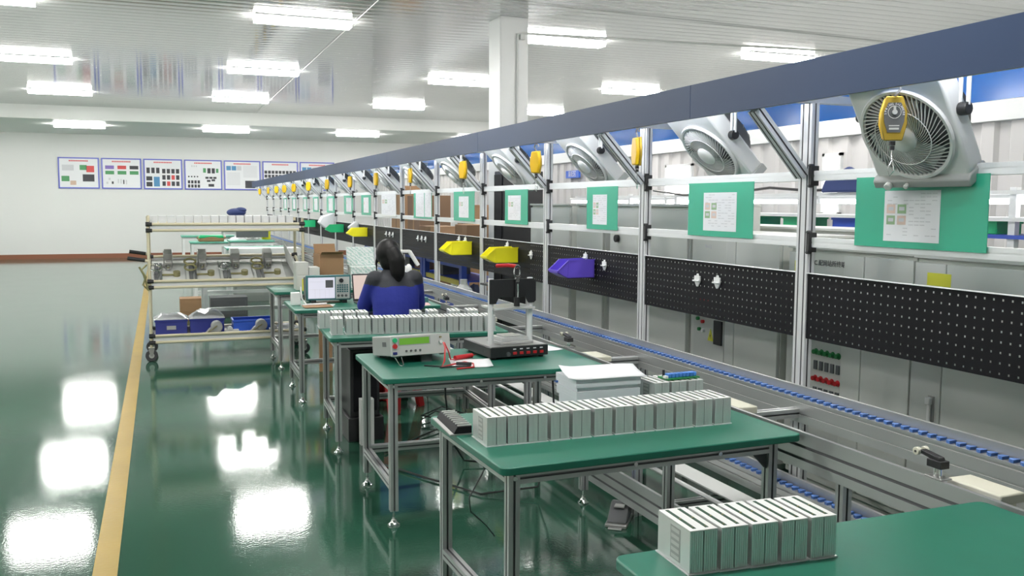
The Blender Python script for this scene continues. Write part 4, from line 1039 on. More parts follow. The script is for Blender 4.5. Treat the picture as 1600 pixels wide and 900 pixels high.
# under the benches
pc = empty('computer_tower', (1.16, 6.00, 0.0), label='black computer tower under the bench of module rows', cat='computer')
m = MB(); m.box(0, .20, 0, .36, .30-.14, .62); m.build('case', 'black', pc, bevel=.006)
m = MB(); m.box(.02, .18, -.006, 0, .20, .60); m.build('front_panel', 'blackpaint', pc, bevel=.003)
m = MB(); m.box(-.02, .22, -.03, .37, .0, .16); m.build('stand_box', 'black', pc, bevel=.004)
m = MB(); m.box(0, .09, 0, .06, 0, .31); m.prism([(.03, .26), (.06, .26), (.06, .275), (.03, .275)], 'y', -.003, 0, 0)
o = m.build('power_adapter', 'lightgrey', bevel=.008); o.location = (1.20, 5.86, 0); tag(o, 'pale grey power box standing on the floor beside the computer tower', 'power box')
m = MB(); m.box(0, .12, 0, .05, 0, .60); m.box(.03, .09, -.002, 0, .1, .5); o = m.build('cardboard_panel', 'card', bevel=.002); o.location = (1.38, 8.62, 0); tag(o, 'upright flat cardboard carton on the floor behind the oscilloscope bench', 'cardboard')
fpd = empty('foot_pedal', (2.02, 3.93, 0), (0, 0, R(-38)), 'dark foot pedal switch on the green floor between two benches', 'foot pedal')
m = MB(); m.box(0, .11, 0, .20, 0, .018); m.box(.02, .09, -.03, .0, 0, .008); m.build('base_plate', 'steel', fpd, bevel=.004)
m = MB(); m.prism([(0.02, .02), (.19, .02), (.19, .085), (.15, .09)], 'x', .005, .105); m.build('treadle', 'darkgrey', fpd, bevel=.006)
m = MB(); m.box(.03, .08, .09, .15, .076, .082); m.build('tread_pad', 'grey', fpd)
for i, (pts, lb) in enumerate(((([(1.50, 4.9, .74), (1.52, 5.0, .5), (1.58, 5.1, .2), (1.7, 5.2, .03), (1.9, 5.1, .012), (2.1, 4.9, .012)]), 'black cable hanging down behind the tester bench'),
        (([(2.15, 4.9, .70), (2.10, 4.75, .45), (2.0, 4.6, .25), (1.9, 4.5, .05), (1.6, 4.6, .012), (1.2, 5.4, .012)]), 'black cable looping from the tester bench rail to the floor'),
        (([(1.75, 6.35, .02), (1.9, 6.5, .04), (2.05, 6.35, .02), (1.9, 6.2, .035), (1.75, 6.35, .05), (1.95, 6.5, .07), (2.08, 6.3, .045), (1.85, 6.1, .02), (1.6, 5.9, .012), (1.3, 5.6, .012)]), 'tangled black cable on the floor beneath the module bench'))):
    m = MB(); pp = []
    for a, b_ in zip(pts[:-1], pts[1:]):
        for t in range(4): pp.append(tuple(Vector(a).lerp(Vector(b_), t/4)))
    pp.append(pts[-1]); m.tube(pp, .006, 6); tag(m.build('floor_cable', 'black'), lb, 'cable')
m = MB(); m.tube([(1.14, 3.3, .72), (1.17, 3.32, .55), (1.10, 3.3, .45), (1.12, 3.34, .38), (1.2, 3.38, .30), (1.25, 3.42, .235)], .003, 5); tag(m.build('thin_wire', 'rubber'), 'thin dark wire dangling below the module bench end', 'wire')

# cartons on the bench behind
BB = 8.86
def carton(name, x, y, z, w, d, h, mt, lb, rot=0, flaps=True, cat='carton'):
    r = empty(name, (x, y, z), (0, 0, rot), lb, cat)
    m = MB(); t = .006
    m.box(0, w, 0, t, 0, h); m.box(0, w, d-t, d, 0, h); m.box(0, t, t, d-t, 0, h); m.box(w-t, w, t, d-t, 0, h); m.box(t, w-t, t, d-t, 0, t); m.build('carton_body', mt, r)
    if flaps:
        m = MB(); m.prism([(d-t, h), (d, h), (d+.04, h+.09), (d+.035, h+.092)], 'x', 0.01, w-.01); m.build('flap', mt, r)
        m = MB(); m.prism([(0, h), (t, h), (-.05, h+.03), (-.055, h+.026)], 'x', 0.01, w-.01); m.build('flap', mt, r)
    return r
carton('open_carton', 1.47, 9.1, .75, .24, .28, .34, 'card', 'open brown cardboard carton behind the oscilloscope', R(4))
fb = empty('foam_box', (1.76, 9.0, .75), (0, 0, R(-4)), 'white mottled teal foam box with raised lid beside the person\'s head', 'foam box')
m = MB(); m.box(0, .27, 0, .24, 0, .22); m.build('box_body', 'pattern', fb, bevel=.006)
m = MB(); m.box(-.005, .275, 0, .03, 0, .19); m.xf(0, Matrix.Translation((-.01, .20, .22)) @ Matrix.Rotation(R(-12), 4, 'X')); m.build('lid', 'pattern', fb, bevel=.006)
m = MB(); m.box(0, .20, 0, .22, 0, .06); m.prism([(0, .06), (.10, .06), (.05, .10)], 'y', .02, .2); o = m.build('small_green_carton', 'tablegreen2', bevel=.004); o.location = (1.46, 8.90, .75); tag(o, 'small green topped carton just above the oscilloscope', 'carton')
for i, (x, w, h, lb) in enumerate(((1.225, .12, .27, 'taller light grey metal box at the left of the open carton'), (1.352, .10, .22, 'shorter light grey metal box touching the open carton'))):
    m = MB(); m.box(0, w, 0, .2, 0, h); m.box(.01, w-.01, -.004, 0, h*.55, h*.95); m.box(.01, w-.01, -.004, 0, .02, h*.5); o = m.build('grey_metal_box', 'cabinet2', bevel=.004); o.location = (x, 9.0, .75); tag(o, lb, 'metal box')
m = MB()
for i in range(9): m.cyl((1.28+.026*i, 8.92, .752), (1.28+.026*i, 8.92, .865+.01*(i % 3)), .010, 8, mi=i % 4)
tag(m.build('spool_rack', ['yellow', 'red', 'olive', 'pcbgreen']), 'low rack of small coloured spools just over the oscilloscope top', 'spool rack')

# ------------------------------------------------------------------ the pipe cart with shelves
ct = empty('shelf_cart', (-0.13, 9.72, 0), label='cream pipe shelf cart on casters with black joints, standing on the yellow line', cat='cart')
CTO = (-0.13, 9.72, 0)
XL, XR, YF, YR = -0.115, 1.40, 9.74, 10.36
for nm, x, y, zt in (('upright', XL, YF, 1.46), ('upright', XR, YF, 1.44), ('upright', XL, YR, 1.46), ('upright', XR, YR, 1.44)):
    m = MB(); m.cyl((x, y, .14), (x, y, zt), .015, 12); u = m.build(nm, 'cream', ct, off=CTO)
    m = MB()
    m.cyl((x, y-.03, .055), (x, y+.03, .055), 0.001, 3)
    m.v, m.f, m.mi = [], [], []
    m.cyl((x, y+.002, .06), (x, y+.038, .06), .06, 18); w = m.build('caster_wheel', 'rubber', ct, off=CTO, bevel=.006)
    m = MB(); m.cyl((x, y-.001, .06), (x, y+.041, .06), .026, 12); m.build('wheel_hub', 'lightgrey', w, off=CTO)
    m = MB(); m.prism([(x+.012, .055), (x-.012, .055), (x-.03, .14), (x+.03, .14)], 'y', y-.010, y-.004); m.prism([(x+.012, .055), (x-.012, .055), (x-.03, .14), (x+.03, .14)], 'y', y+.044, y+.050); m.box(x-.03, x+.03, y-.02, y+.05, .135, .145); m.build('caster_fork', 'steel', ct, off=CTO)
LV = [(1.385, 1.315), (.815, .745), (.265, .19)]
for za, zb in LV:
    for yy in (YF, YR):
        if yy == YR and za == .815: za2, zb2 = 1.03, .96
        else: za2, zb2 = za, zb
        for z in (za2-.004, zb2+.004):
            m = MB(); m.cyl((XL, yy-.018, z), (XR, yy-.018, z), .014, 10); m.build('shelf_pipe', 'cream', ct, off=CTO)
        m = MB(); m.box(XL+.02, XR-.02, yy-.014, yy-.002, zb2+.012, za2-.012); m.build('shelf_edge', 'alu', ct, off=CTO)
        for x in (XL, XR):
            for z in (za2-.004, zb2+.004):
                m = MB(); m.cyl((x+(.04 if x == XL else -.04), yy-.018, z), (x-.02*(1 if x == XL else -1), yy-.018, z), .019, 10); m.cyl((x, yy, z-.022), (x, yy, z+.022), .020, 10); m.build('black_joint', 'black', ct, off=CTO)
    for x in (XL, XR):
        m = MB(); m.cyl((x, YF, za-.02), (x, YR, (1.02 if za == .815 else za-.02)), .014, 10); m.build('cross_pipe', 'cream', ct, off=CTO)
m = MB(); m.box(XL+.02, XR-.02, YF, YR-.02, 1.352, 1.36); m.build('top_shelf', 'lightgrey', ct, off=CTO)
m = MB(); m.prism([(YF, .775), (YR-.02, .985), (YR-.02, .993), (YF, .783)], 'x', XL+.02, XR-.02); m.build('tilted_shelf', 'grey', ct, off=CTO)
m = MB(); m.box(XL+.02, XR-.02, YF, YR-.02, .222, .23); m.build('bottom_shelf', 'lightgrey', ct, off=CTO)
for y, z in ((YF, 1.015), (YR, 1.05)):
    m = MB(); m.cyl((XL, y, z), (-.30, y, z+.03), .014, 10); h = m.build('push_handle', 'cream', ct, off=CTO)
    m = MB(); m.cyl((-.15, y, z+.006), (-.31, y, z+.032), .019, 12); m.build('black_grip', 'black', h, off=CTO)
m = MB(); m.tube([(XL-.02, YF-.02, .98), (XL-.07, YF-.03, .93), (XL-.03, YF-.035, .86), (XL-.06, YF-.03, .78), (XL-.01, YF-.03, .72), (XL-.05, YF-.02, .88), (XL-.09, YF-.02, .96)], .010, 7)
tag(m.build('coiled_strap', 'olive'), 'coiled strap hanging on the cart post under the handles', 'strap')
# modules on the top shelf (too small for all their parts)
sm = MB()
n = 10
front = []
for i in range(n): a = UW*i/n; g = UW/n; front += [(a+g*.15, 0), (a+g*.85, 0), (a+g*.9, .002), (a+g*1.1-1e-5, .002)] if i < n-1 else [(a+g*.15, 0), (UW, 0)]
sm.prism([(0, 0)] + front[1:] + [(UW, UD), (0, UD)], 'z', 0, UH)
sm0 = None
for i in range(17):
    if sm0 is None: o = sm0 = sm.build('aluminium_module', 'alu_b', smooth=0)
    else: o = dup(sm0)
    o.location = (-.096+.0835*i, 9.80, 1.3605)
    tag(o, 'aluminium power module on the top shelf of the cart, %s from the handle end' % ORD[i], 'power module', 'aluminium modules on the cart top shelf')
m = MB(); m.ball((0, 0, .04), .10, .10, .045, 18, 10); m.ball((.045, -.01, .065), .06, .08, .03, 14, 8); m.prism([(-.04, .0), (.12, .0), (.13, .012), (-.03, .02)], 'y', -.11, -.06)
o = m.build('folded_hat', 'cloth'); o.location = (.76, 10.10, 1.36+.001); tag(o, 'dark blue cloth hat lying on the cart top behind the modules', 'hat')
m = MB(); m.box(-.06, .06, -.05, .05, 0, .10); o2 = m.build('small_carton', 'card', bevel=.003); o2.location = (.76, 10.10, 1.3605); tag(o2, 'small carton under the dark blue hat on the cart top', 'carton'); o.location.z = 1.4555
# test jigs leaning on the tilted shelf
TS = math.atan2(.21, .60)
def make_jig(v):
    r = empty('test_jig')
    m = MB(); m.box(-.16, .16, .02, .54, .004, .012); m.build('mounting_plate', 'lightgrey', r, bevel=.002)
    m = MB(); m.prism([(.05, .012), (.46, .012), (.46, .03), (.05, .022)], 'x', -.135, -.095); m.prism([(.05, .012), (.46, .012), (.46, .03), (.05, .022)], 'x', -.085, -.06); m.build('slide_rail', 'darkgrey', r, bevel=.002)
    m = MB(); m.box(-.045, .045, .36, .50, .012, .17); m.box(-.03, .035, .28, .36, .03, .11); m.build('motor_block', 'steel', r, bevel=.006)
    m = MB(); m.cyl((.0, .28, .06), (.0, .36, .06), .028, 14); m.cyl((.0, .25, .06), (.0, .28, .06), .012, 10); m.build('spindle', 'chrome', r)
    m = MB(); m.cyl((.08, .16, .012), (.08, .16, .06), .035, 14); m.box(-.06, .06, .145, .165, .02, .034); m.build('gauge', 'olive', r, bevel=.002)
    m = MB()
    for i in range(2 if v % 2 else 1): m.ring((-.10+.0*i, .22+.12*i, .05), .055, .011, 20, 7, Matrix.Translation((-.02, 0, .0)) @ Matrix.Rotation(R(8), 4, 'X'))
    m.build('hose_coil', 'olive' if v % 2 else 'chrome', r)
    return r
jigs = []
for i, lb in enumerate(('steel test jig on the cart tilted shelf, closest to the handles', 'steel test jig on the cart tilted shelf, second from the handles', 'steel test jig on the cart tilted shelf with chrome hose coils', 'steel test jig on the cart tilted shelf beside the tilted white sheet')):
    r = make_jig(i); r.location = (.065+.335*i, 9.755, .786); r.rotation_euler = (TS, 0, 0); tag(r, lb, 'test jig', 'test jigs on the cart')
m = MB(); m.box(0, .006, .02, .52, .0, .25); o = m.build('leaning_sheet', 'white', bevel=.002); o.location = (1.325, 9.77, .80); o.rotation_euler = (TS, R(-12), 0); tag(o, 'white sheet leaning at the far end of the tilted shelf', 'panel')
# crates and assemblies on the bottom shelf
def make_crate(w, d, h, mt):
    r = empty('plastic_crate'); t = .008
    m = MB(); m.box(0, w, 0, t, 0, h); m.box(0, w, d-t, d, 0, h); m.box(0, t, t, d-t, 0, h); m.box(w-t, w, t, d-t, 0, h); m.box(t, w-t, t, d-t, 0, t); m.build('crate_body', mt, r, bevel=.003)
    m = MB(); m.box(-.008, w+.008, -.008, .004, h-.02, h); m.box(-.008, w+.008, d-.004, d+.008, h-.02, h); m.box(-.008, .004, .004, d-.004, h-.02, h); m.box(w-.004, w+.008, .004, d-.004, h-.02, h); m.build('crate_rim', mt, r, bevel=.002)
    return r
c1 = make_crate(.31, .30, .15, 'navy'); c1.location = (-.075, 10.02, .2305); tag(c1, 'navy crate with a pale card label on the cart bottom shelf', 'crate', 'navy crates on the cart')
m = MB(); m.box(.11, .20, -.0105, -.0085, .05, .09); m.build('card_label', 'grey', c1)
c2 = make_crate(.34, .30, .15, 'navy'); c2.location = (.265, 10.02, .2305); tag(c2, 'navy crate overfilled with clear bags in the middle of the cart bottom', 'crate', 'navy crates on the cart')
c3 = make_crate(.42, .28, .12, 'bluebin'); c3.location = (.70, 10.04, .2305); tag(c3, 'bright blue open crate on the cart bottom shelf', 'crate')
def bag(x, y, z, w, d, h, lb, seed):
    rr = random.Random(seed); m = MB(); nx, ny = 9, 6
    for i in range(nx+1):
        for j in range(ny+1):
            u, v = i/nx, j/ny; e = (1-(2*u-1)**4)*(1-(2*v-1)**4)
            m.v.append((x+u*w, y+v*d, z + h*e*(.6+.5*rr.random()) + .004))
    for i in range(nx):
        for j in range(ny): m.face((i*(ny+1)+j, (i+1)*(ny+1)+j, (i+1)*(ny+1)+j+1, i*(ny+1)+j+1))
    m.box(x+.01, x+w-.01, y+.01, y+d-.01, z, z+.012)
    return tag(m.build('clear_plastic_bag', 'bag', smooth=25), lb, 'plastic bag')
bag(-.09, 10.01, .381, .34, .31, .055, 'clear plastic bags heaped over the labelled navy crate', 1)
bag(.255, 10.01, .381, .36, .31, .085, 'clear plastic bags heaped high over the middle navy crate', 2)
def make_assembly(v):
    r = empty('motor_assembly')
    m = MB(); m.box(0, .40, 0, .20, 0.0, .014); m.build('base_plate', 'steel', r, bevel=.003)
    m = MB(); m.cyl((.14, .03, .085), (.14, .16, .085), .058, 18); m.build('motor', 'grey', r, bevel=.008)
    m = MB(); m.box(.10, .18, .04, .15, .014, .05); m.prism([(.02, .014), (.10, .014), (.10, .09), (.06, .06)], 'y', .06, .14); m.build('bracket', 'steel', r, bevel=.003)
    m = MB(); m.cyl((.27, .05, .05), (.27, .13, .05), .030, 14); m.box(.22, .36, .05, .13, .014, .045); m.build('gearbox', 'lightgrey', r, bevel=.004)
    m = MB(); m.tube([(.14, .02, .10), (.08, -.01, .06), (.03, .02, .025), (.02, .09, .022)], .006, 6); m.build('wiring', 'olive', r)
    return r
a1 = make_assembly(0); a1.location = (.38, 9.77, .2305); tag(a1, 'grey motor assembly on the cart bottom in front of navy crates', 'motor assembly', 'motor assemblies on the cart')
a2 = dup(a1, (.83, 9.77, .2305), label='grey motor assembly on the cart bottom in front of the blue crate')
m = MB(); m.box(-.14, .14, -.10, .10, 0, .02); m.prism([(-.1, .02), (.1, .02), (.05, .06), (-.06, .05)], 'y', -.06, .06); o = m.build('clear_wrapped_part', 'bag', bevel=.006); o.location = (1.26, 10.10, .2305); tag(o, 'wrapped clear part at the post end of the cart bottom shelf', 'wrapped part')

# ------------------------------------------------------------------ grey cabinets behind the line
def cabinet(y0, y1, z, depth, lb, doors=(), x=3.40, handle=None, mt='cabinet', gap=0):
    r = empty('control_cabinet', (x, y0, 0), label=lb, cat='cabinet', group='grey control cabinets behind the line')
    W = y1-y0
    m = MB(); m.box(.022, depth, 0, W, .04, z); m.box(.05, depth-.03, .03, W-.03, 0, .04); m.build('cabinet_body', mt, r, bevel=.004)
    m = MB(); m.box(-.005, depth+.005, -.003, W+.003, z, z+.018); m.build('cabinet_top', 'cabinet2', r, bevel=.003)
    for a, b_, dm in doors:
        m = MB(); m.box(0, .021, a+.003, b_-.003, .08, z-.02); d = m.build('door', dm, r, bevel=.003)
        if handle and abs(handle[0]-a) < .02:
            hy, hz = a+.05, handle[1]
            m = MB(); m.box(-.006, 0, hy-.018, hy+.018, hz-.11, hz+.08); m.build('handle_plate', 'steel', d)
            m = MB(); m.box(-.03, -.006, hy-.012, hy+.014, hz+.04, hz+.075); m.box(-.022, -.008, hy-.008, hy+.008, hz-.09, hz+.05); m.build('handle', 'white', d, bevel=.003)
    return r
cab1 = cabinet(2.30, 3.39, 1.35, .55, 'pale grey cabinet behind the nearest perforated panel, with yellow sticker', [(0, .90, 'cabinet'), (.90, 1.09, 'cabinet2')], handle=(.90, .62))
cab2 = cabinet(3.395, 4.335, 1.355, .55, 'grey cabinet lettered on its header, with rows of buttons', [(0, .335, 'cabinet'), (.335, .485, 'cabinet'), (.76, .94, 'cabinet2')], handle=(.76, .66))
cab3 = cabinet(4.42, 5.40, 1.40, .55, 'grey cabinet with black meter and yellow warning triangle behind the panel of two hooks', [(0, .44, 'cabinet'), (.44, .545, 'cabinet2')])
cab4 = cabinet(5.43, 6.07, 1.585, .6, 'tall plain grey cabinet behind the second post', [(0, .63, 'cabinet')])
cab5 = cabinet(6.075, 6.60, 1.585, .6, 'tall grey cabinet with round black knob behind the violet bin', [(0, .52, 'cabinet')])
cab6 = cabinet(6.72, 7.24, 1.585, .6, 'tall grey cabinet behind the third post, next to a dark gap', [(0, .51, 'cabinet')])
cab7 = cabinet(7.38, 8.30, 1.585, .6, 'tall grey cabinet behind the nearest yellow bin', [(0, .45, 'cabinet'), (.45, .91, 'cabinet')])
def cdet(c, m, n, mt, **k): return m.build(n, mt, c, off=c.location, **k)
CX = 3.40
m = MB(); m.box(CX-.001, CX+.0, 3.17, 3.31, 1.225, 1.285); cdet(cab1, m, 'yellow_sticker', 'labelyellow')
# cabinet two: recessed button panel
m = MB(); m.box(CX+.012, CX+.023, 3.885, 4.13, .18, 1.20); cdet(cab2, m, 'button_panel', 'cabinet2')
m = MB(); m.box(CX-.001, CX+.0, 4.22, 4.28, 1.225, 1.285); cdet(cab2, m, 'yellow_sticker', 'labelyellow')
for rz, mt in ((.785, 'pcbgreen'), (.635, 'red'), (.40, 'pcbgreen')):
    for i in range(5):
        m = MB(); m.cyl((CX+.012, 3.905+.045*i, rz), (CX-.012, 3.905+.045*i, rz), .013, 12); m.ring((0, 0, 0), .015, .0035, 14, 5, basis((0, 1, 0), (0, 0, 1), (CX+.010, 3.905+.045*i, rz))); cdet(cab2, m, 'push_button', mt)
m = MB()
for rz in (.71, .56):
    for i in range(5):
        m = MB(); m.box(CX+.004, CX+.012, 3.893+.045*i, 3.918+.045*i, rz-.025, rz+.025); cdet(cab2, m, 'toggle_switch', 'darkgrey')
text_obj('10C 配网站所终端', .036, basis((0, -1, 0), (0, 0, 1), (CX+.0185, 4.03, 1.28)), 'ink', 'cabinet_lettering', cab2, off=cab2.location)
# cabinet three: open control panel with meter
m = MB(); m.box(CX+.010, CX+.023, 4.985, 5.34, .45, 1.05); cdet(cab3, m, 'control_panel', 'cabinet2')
m = MB(); m.box(CX-.004, CX+.010, 4.995, 5.085, .68, .84); cdet(cab3, m, 'black_meter', 'black', bevel=.003)
wt = MB(); wt.prism([(5.10, .695), (5.165, .695), (5.1325, .775)], 'x', CX+.006, CX+.010); tr = cdet(cab3, wt, 'warning_triangle', 'labelyellow')
wt = MB(); wt.prism([(5.135, .745), (5.125, .728), (5.131, .728), (5.127, .708), (5.139, .733), (5.132, .733)], 'x', CX+.0048, CX+.006); cdet(cab3, wt, 'bolt_mark', 'ink')
m = MB(); m.box(CX+.002, CX+.010, 5.16, 5.27, .955, .975); cdet(cab3, m, 'red_label', 'red')
for yy, zz, mt in ((5.28, .83, 'pcbgreen'), (5.22, .815, 'red'), (5.26, .76, 'pcbgreen'), (5.215, .755, 'white')):
    m = MB(); m.cyl((CX+.010, yy, zz), (CX-.008, yy, zz), .012, 10); cdet(cab3, m, 'push_button', mt)
text_obj('8aa由J', .030, basis((0, -1, -.06), (0, 0, 1), (CX-.0005, 4.80+.37, 1.325)), 'inkgrey', 'cabinet_lettering', cab3, off=cab3.location)
m = MB(); m.cyl((CX, 6.45, 1.33), (CX-.03, 6.45, 1.33), .03, 14); cdet(cab5, m, 'round_knob', 'black', bevel=.004)
for i in range(2):
    m = MB(); m.cyl((CX-.002, 2.90-.05*i, .42), (CX-.022, 2.90-.05*i, .42), .024, 14); cdet(cab1, m, 'black_gland', 'black', bevel=.003)
m = MB(); m.box(CX-.001, CX, 2.55, 2.86, .27, .30); cdet(cab1, m, 'brown_label', 'card')
# second row of cabinets farther back
cabB = cabinet(4.15, 6.4, 1.43, .4, 'low grey cabinet row behind the lettered cabinet', [(0, 1.1, 'cabinet'), (1.1, 2.25, 'cabinet')], x=4.15)
cabC = cabinet(6.7, 9.4, 1.545, .5, 'long grey cabinet behind the tall cabinets, dark line along its top', [(0, 1.3, 'cabinet'), (1.3, 2.7, 'cabinet')], x=4.3)

# black pillar cabinet, racks and cartons farther along
bp = empty('black_server_rack', (3.70, 9.86, 0), label='tall narrow black rack just before the white column', cat='rack')
m = MB(); m.box(0, .5, 0, .30, 0, 1.98); m.build('rack_body', 'black', bp, bevel=.01)
m = MB(); m.box(-.012, 0, .02, .28, .05, 1.94); m.build('rack_door', 'blackpaint', bp, bevel=.004)
def rack(y0, y1, lb, x0=3.55, x1=4.15, z=.90):
    r = empty('blue_shelf_rack', (x0, y0, 0), label=lb, cat='shelf rack')
    for x in (x0, x1):
        for y in (y0, y1):
            m = MB(); m.box(x-.035, x+.035, y-.055, y+.055, 0, z); m.build('upright', 'rackblue', r, off=r.location, bevel=.003)
    for zz, mt in ((.30, 'rackblue'), (.62, 'rackyellow'), (.84, 'rackblue')):
        m = MB(); m.box(x0-.02, x0+.02, y0+.055, y1-.055, zz-.06, zz); m.build('front_beam', mt, r, off=r.location)
        m = MB(); m.box(x0+.021, x1, y0+.055, y1-.055, zz-.02, zz+.002); m.build('shelf_board', 'rackblue', r, off=r.location)
    return r
rack(10.9, 12.6, 'blue shelf rack with yellow beam behind the bench with the press fixture')
rack(12.75, 14.5, 'blue shelf rack seen over the person\'s shoulder')
rack(14.65, 16.6, 'blue shelf rack behind the foam box, farthest of three')
m = MB(); m.lathe([(.11, 0), (.12, .02), (.12, .34), (.10, .40), (.045, .44), (.045, .48), (.0001, .48)], 18); m.cyl((.04, 0, .44), (.10, 0, .36), .012, 8)
o = m.build('white_canister', 'white'); o.location = (3.72, 10.75, .303-.0); o.location = (3.38, 10.35, 0.0); o.scale = (1, 1, 1.45); tag(o, 'white plastic canister on the floor before the blue rack', 'canister')
bag(3.6, 11.1, .303, .5, .5, .22, 'heap of clear film on the lower blue rack shelf', 5)
for i, (x, y, w, d, h, mt, lb) in enumerate(((3.62, 12.0, .4, .4, .15, 'darkgrey', 'dark grey box on the yellow beam shelf of the blue rack'), (3.62, 13.0, .4, .5, .14, 'carddark', 'brown carton on the blue rack behind the person'), (3.62, 13.8, .4, .5, .13, 'darkgrey', 'dark tray on the blue rack behind the person'))):
    m = MB(); m.box(0, w, 0, d, 0, h); m.box(.02, w-.02, -.004, 0, h*.3, h*.7); o = m.build('storage_box', mt, bevel=.006); o.location = (x, y, .623); tag(o, lb, 'box')
for i, (x, y, w, d, h, mt, lb) in enumerate(((3.7, 11.2, .4, .5, .48, 'card', 'brown carton on top of the blue rack behind the second yellow bin'),
        (3.7, 12.9, .4, .6, .42, 'card', 'wide brown carton on top of the blue rack behind the white sheets'))):
    m = MB(); m.box(0, w, 0, d, 0, h); m.box(-.002, 0, d*.42, d*.58, 0, h); o = m.build('storage_carton', mt, bevel=.004); o.location = (x, y, .843); tag(o, lb, 'carton')
cs = [(4.5, 13.6, .6, .5, 1.58, 'card', 'tall brown carton stack behind the board with two white sheets'), (4.5, 16.4, .6, .9, 1.75, 'carddark', 'tall dark brown carton behind the eighth bay board'), (4.5, 17.8, .5, .8, 1.95, 'card', 'tallest brown carton behind the eighth bay board')]
for x, y, w, d, h, mt, lb in cs:
    r = empty('tall_carton', (x, y, 0), label=lb, cat='carton')
    m = MB(); m.box(0, w, 0, d, 0, h); m.build('carton_body', mt, r, bevel=.006)
    m = MB(); m.box(-.002, 0, d*.45, d*.55, 0, h); m.build('tape_strip', 'carddark' if mt == 'card' else 'card', r)
m = MB(); m.box(0, .03, 0, .50, 0, .12); o = m.build('wall_sign', 'signblue', bevel=.002); o.location = (6.235, 13.2, 2.02); tag(o, 'blue sign with white characters on the partition behind the third fan', 'sign')
t = text_obj('装配区', .10, basis((0, -1, 0), (0, 0, 1), (-.002, .25, .06)), 'paper', 'sign_lettering', o)

# the neighbouring line: tube lamps, posts, shelf and bins
nl = empty('neighbouring_line_frame', (5.0, 3.6, 0), label='white framed neighbouring line with shelf beyond the grey cabinets', cat='assembly line')
for y in (4.2, 5.2, 6.2, 7.2, 8.2, 9.2, 10.2):
    m = MB(); m.box(4.98, 5.02, y-.025, y+.025, 0, 1.72); m.build('post', 'alu_b', nl, off=nl.location)
for z, mt in ((1.70, 'whitepaint'), (1.53, 'alu_b'), (1.42, 'rackblue')):
    m = MB(); m.box(4.96, 5.30, 3.6, 10.6, z-.025, z); m.build('long_shelf', mt, nl, off=nl.location)
nt_ = make_tube('tube_b')
for i in range(6):
    o = dup(nt_, (5.1, 4.3+1.22*i, 1.63)) if i else nt_
    o.location = (5.1, 4.3+1.22*i, 1.63); tag(o, 'white tube lamp on the neighbouring line, %s from the camera end' % ORD[i], 'tube lamp', 'tube lamps on the neighbouring line')
bc = [('greenbin', 'green'), ('bluebin', 'blue'), ('bluebin', 'blue'), ('greenbin', 'green'), ('greenbin', 'green'), ('navy', 'navy'), ('greenbin', 'green'), ('navy', 'navy')]
for i, (mt, w) in enumerate(bc):
    c = make_crate(.22, .30, .085, mt); c.location = (5.0, 4.35+.62*i, 1.4205); c.rotation_euler = (0, 0, 0); c.location.x = 5.03
    tag(c, 'small %s crate on the neighbouring line shelf, %s from the camera end' % (w, ORD[i]), 'crate', 'crates on the neighbouring line shelf')
m = MB(); m.prism([(0, .0), (.55, 0), (.50, .10), (.25, .20), (.05, .12)], 'x', 0, .05); o = m.build('dark_cloth', 'cloth', bevel=.02); o.location = (4.9, 5.35, 1.70+.0005); tag(o, 'dark blue cloth draped over the neighbouring line top', 'cloth')
m = MB(); m.tube([(4.95, 8.6, 1.75), (4.95, 8.0, 1.70), (4.95, 7.2, 1.708), (4.95, 6.6, 1.75), (4.95, 6.1, 1.72), (4.95, 4.4, 1.74)], .012, 6); tag(m.build('sagging_cable', 'black'), 'dark cable sagging along the neighbouring line top', 'cable')

# ------------------------------------------------------------------ benches at the far end
def far_bench(x, y, w, d, z, lb, leg='whitepaint'):
    r = empty('far_workbench', (x, y, 0), label=lb, cat='workbench', group='pale green benches at the far end')
    m = MB(); m.box(0, w, 0, d, z-.03, z); m.build('tabletop', 'tablegreen2', r, bevel=.004)
    for lx in (.05, w-.05):
        for ly in (.05, d-.05):
            m = MB(); m.box(lx-.025, lx+.025, ly-.025, ly+.025, 0, z-.03); m.build('leg', leg, r)
    m = MB(); m.box(.05, w-.05, .03, .07, z-.09, z-.03); m.build('front_rail', leg, r)
    m = MB(); m.box(.05, w-.05, d-.07, d-.03, z-.09, z-.03); m.build('back_rail', leg, r)
    m = MB(); m.box(.05, w-.05, d-.07, d-.03, .18, .23); m.build('low_rail', leg, r)
    return r
far_bench(.42, 14.1, 1.25, .8, .75, 'pale green far bench seen just above the cart tilted shelf')
far_bench(1.05, 16.2, 1.05, .8, .82, 'pale green far bench, short one behind the cart post')
far_bench(.55, 19.4, 1.25, .8, .80, 'pale green far bench carrying the green bundle')
far_bench(1.25, 18.4, .85, .8, .86, 'pale green far bench beneath the dark screen')
far_bench(.45, 22.4, 1.2, .8, .82, 'pale green far bench nearest the white back wall')
far_bench(1.3, 21.4, .8, .8, .98, 'pale green far bench with raised top by the back wall')
far_bench(.45, 11.7, 1.3, .8, .70, 'pale green far bench behind the cart lower shelf', 'alu')
m = MB(); m.ball((0, 0, .07), .30, .18, .06, 16, 8); m.box(-.26, .24, -.17, .15, 0, .07, 0); m.prism([(-.27, .07), (.25, .07), (.22, .13), (-.22, .13)], 'y', -.16, .15, 1)
o = m.build('cloth_bundle', ['card', 'greenbin'], bevel=.02); o.location = (.98, 19.75, .8005); tag(o, 'green and tan bundle lying on a far bench', 'bundle')
bag(1.3, 19.5, .801, .4, .4, .1, 'white film heap beside the green bundle', 8)
mn = empty('dark_screen', (1.40, 18.75, .8605), label='dark grid screen panel standing on a far bench', cat='screen')
m = MB(); m.box(0, .62, 0, .05, .05, .32); m.build('panel', 'darkgrey', mn, bevel=.005)
